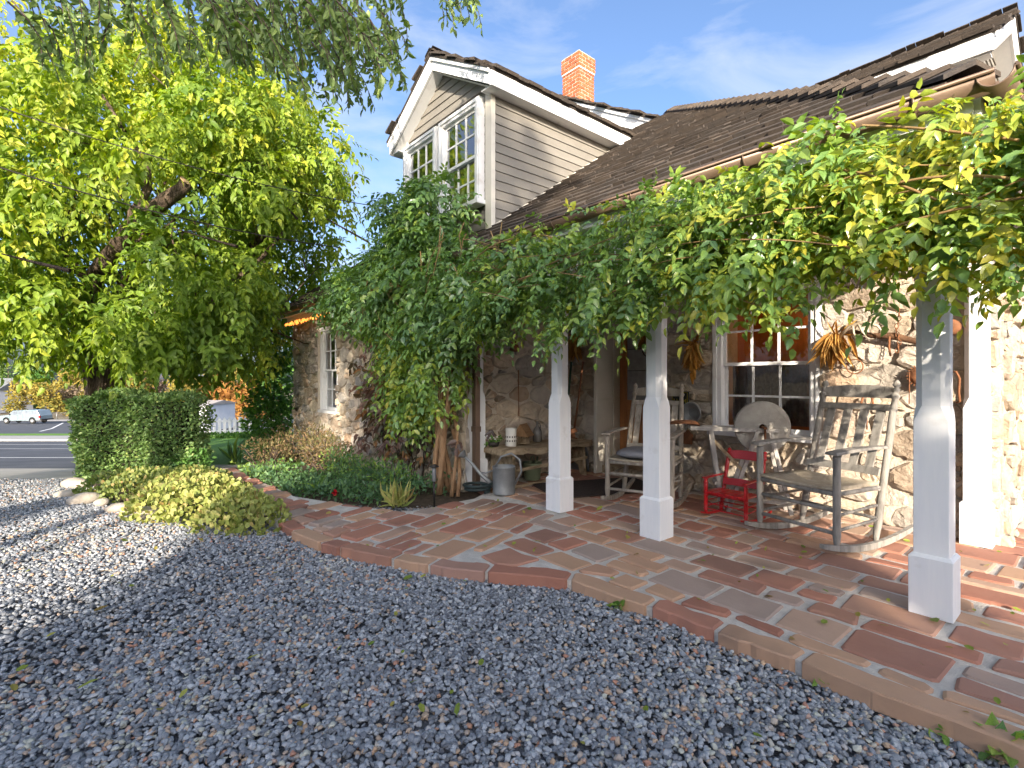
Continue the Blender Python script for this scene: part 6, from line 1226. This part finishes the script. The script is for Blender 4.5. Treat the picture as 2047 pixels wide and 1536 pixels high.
# rocks along the mound
m_rock = mat('pale_rock',[(.36,.31,.25),(.52,.46,.38)],7,.9,.6,20)
for (x,y,s,lab) in ((150,955,.15,'large pale boulder at the left foot of the hedge'),(172,1000,.13,'pale rock at the left tip of the dark mound'),(240,1022,.09,'small pale rock near the dry shrub'),(268,1026,.13,'long flat pale rock in the sun at the gravel edge'),(292,1034,.12,'flat pale rock touching the sunny mound'),(325,1036,.08,'small greyish rock under the sunny mound'),(205,1008,.08,'small rock under the dark mound'),(135,985,.10,'rounded rock left of the dark mound')):
    p = px(x,y,-.07); mb = MB(); n = 10; vs = []; sx, sy = rng.uniform(.8,1.4), rng.uniform(.7,1)
    for k in range(6):
        ph = -.5*math.pi+math.pi*k/5
        for j in range(n): a = 2*math.pi*j/n; rr = s*(1+.14*math.sin(2*a+k)+.10*rng.normal()); vs.append((rr*math.cos(a)*math.cos(ph)*sx, rr*math.sin(a)*math.cos(ph)*sy, s*.55*math.sin(ph)))
    mb.add(vs, [(i*n+j,i*n+(j+1)%n,(i+1)*n+(j+1)%n,(i+1)*n+j) for i in range(5) for j in range(n)], 0, True); o_ = mb.build('garden_rock', m_rock); tag(o_, lab, 'rock', 'rocks edging the bed'); o_.location = (p[0],p[1],terr(max(5,ct(p)[1]))+s*.12); o_.rotation_euler = (0,0,rng.random()*6)
# fallen leaves and small weeds
m_fall = leafmat('fallen_leaf',[(.10,.16,.02),(.22,.26,.04),(.34,.32,.07),(.20,.11,.04)],tf=.15,rough=.6); ul = unit_leaves(TR, m_fall)
MARKS = [(-.6,3.3,'by the nearest white post'),(-2.2,3.3,'by the middle white post'),(-3.3,3.3,'by the far white post'),(-1.4,4.2,'under the large rocking chair'),(-2.1,4.3,'by the red chair'),(-3.6,4.4,'near the door mat'),(-4.4,2.2,'by the garden bed'),(.2,2.6,'at the right edge of the view'),(-1.0,2.2,'by the long tan edge stone'),(-2.4,2.1,'along the curved patio edge'),(-1.3,1.2,'at the bottom centre of the view'),(-3.6,.6,'beside the sunny mound'),(-2.6,-.8,'at the bottom left of the view'),(-4.5,-.6,'at the left edge of the view'),(-.7,1.5,'in the foreground at lower right'),(-2.6,1.0,'in the middle of the drive')]
for i in range(150):
    on = i < 85
    for _ in range(60):
        t_ = rng.uniform(1.7,5.2); c_ = rng.uniform(-1,1)*t_; w_ = W(c_,t_)
        if inside(w_[:2]) == on and not inside(w_[:2], MOUND) and w_[1] < 4.9 and (not on or w_[0] > -4.6): break
    else: continue
    vi = int(rng.integers(0,8)); o_ = bpy.data.objects.new('fallen_leaf', ul[vi]); COL.objects.link(o_); s = rng.uniform(.022,.05) if i%12 else .075; o_.scale = (s*.55,s,s); o_.rotation_euler = (rng.normal()*.35,rng.normal()*.35,rng.random()*6.28); o_.location = (w_[0],w_[1],.014 if on else -.030)
    cw = ('dark green','green','green','yellow green','yellow green','pale yellow','pale yellow','brown')[vi]; mk = min(MARKS, key=lambda k: (k[0]-w_[0])**2+(k[1]-w_[1])**2)[2]
    tag(o_, '%s %s leaf lying on the %s %s' % ('large' if s > .06 else 'small' if s < .034 else 'curled', cw, 'flags' if on else 'gravel', mk), 'leaf', 'fallen leaves on the patio' if on else 'fallen leaves on the gravel')
for (x,y,lab,k,s) in ((1235,1218,'small weed sprouting at the patio edge near the middle post',14,.07),(1655,1362,'weed with round leaves beside the long tan edge stone',18,.08),(2005,1505,'weed at the right corner of the gravel',26,.11),(1880,1462,'tiny weed below the tan edge stone at right',8,.05),(1000,1152,'tiny weed at the edge of the flags left of the middle',8,.05)):
    p = px(x,y,-.06); o_ = empty('weed', lab, 'weed', p); P = rng.normal(size=(k,3))*A_([.02,.02,.005])+A_([0,0,.01]); foliage(o_, m_cover, P, nrmz(rng.normal(size=(k,3))+A_([0,0,.35])), nrmz(rng.normal(size=(k,3))*.4+A_([0,0,1])), s*rng.uniform(.5,1.1,k), rng.uniform(.4,.6,k), np.clip(rng.normal(.7,.2,k),0,.99), tpl=TL, singles=k-1, name='sprout', lname='leaf')
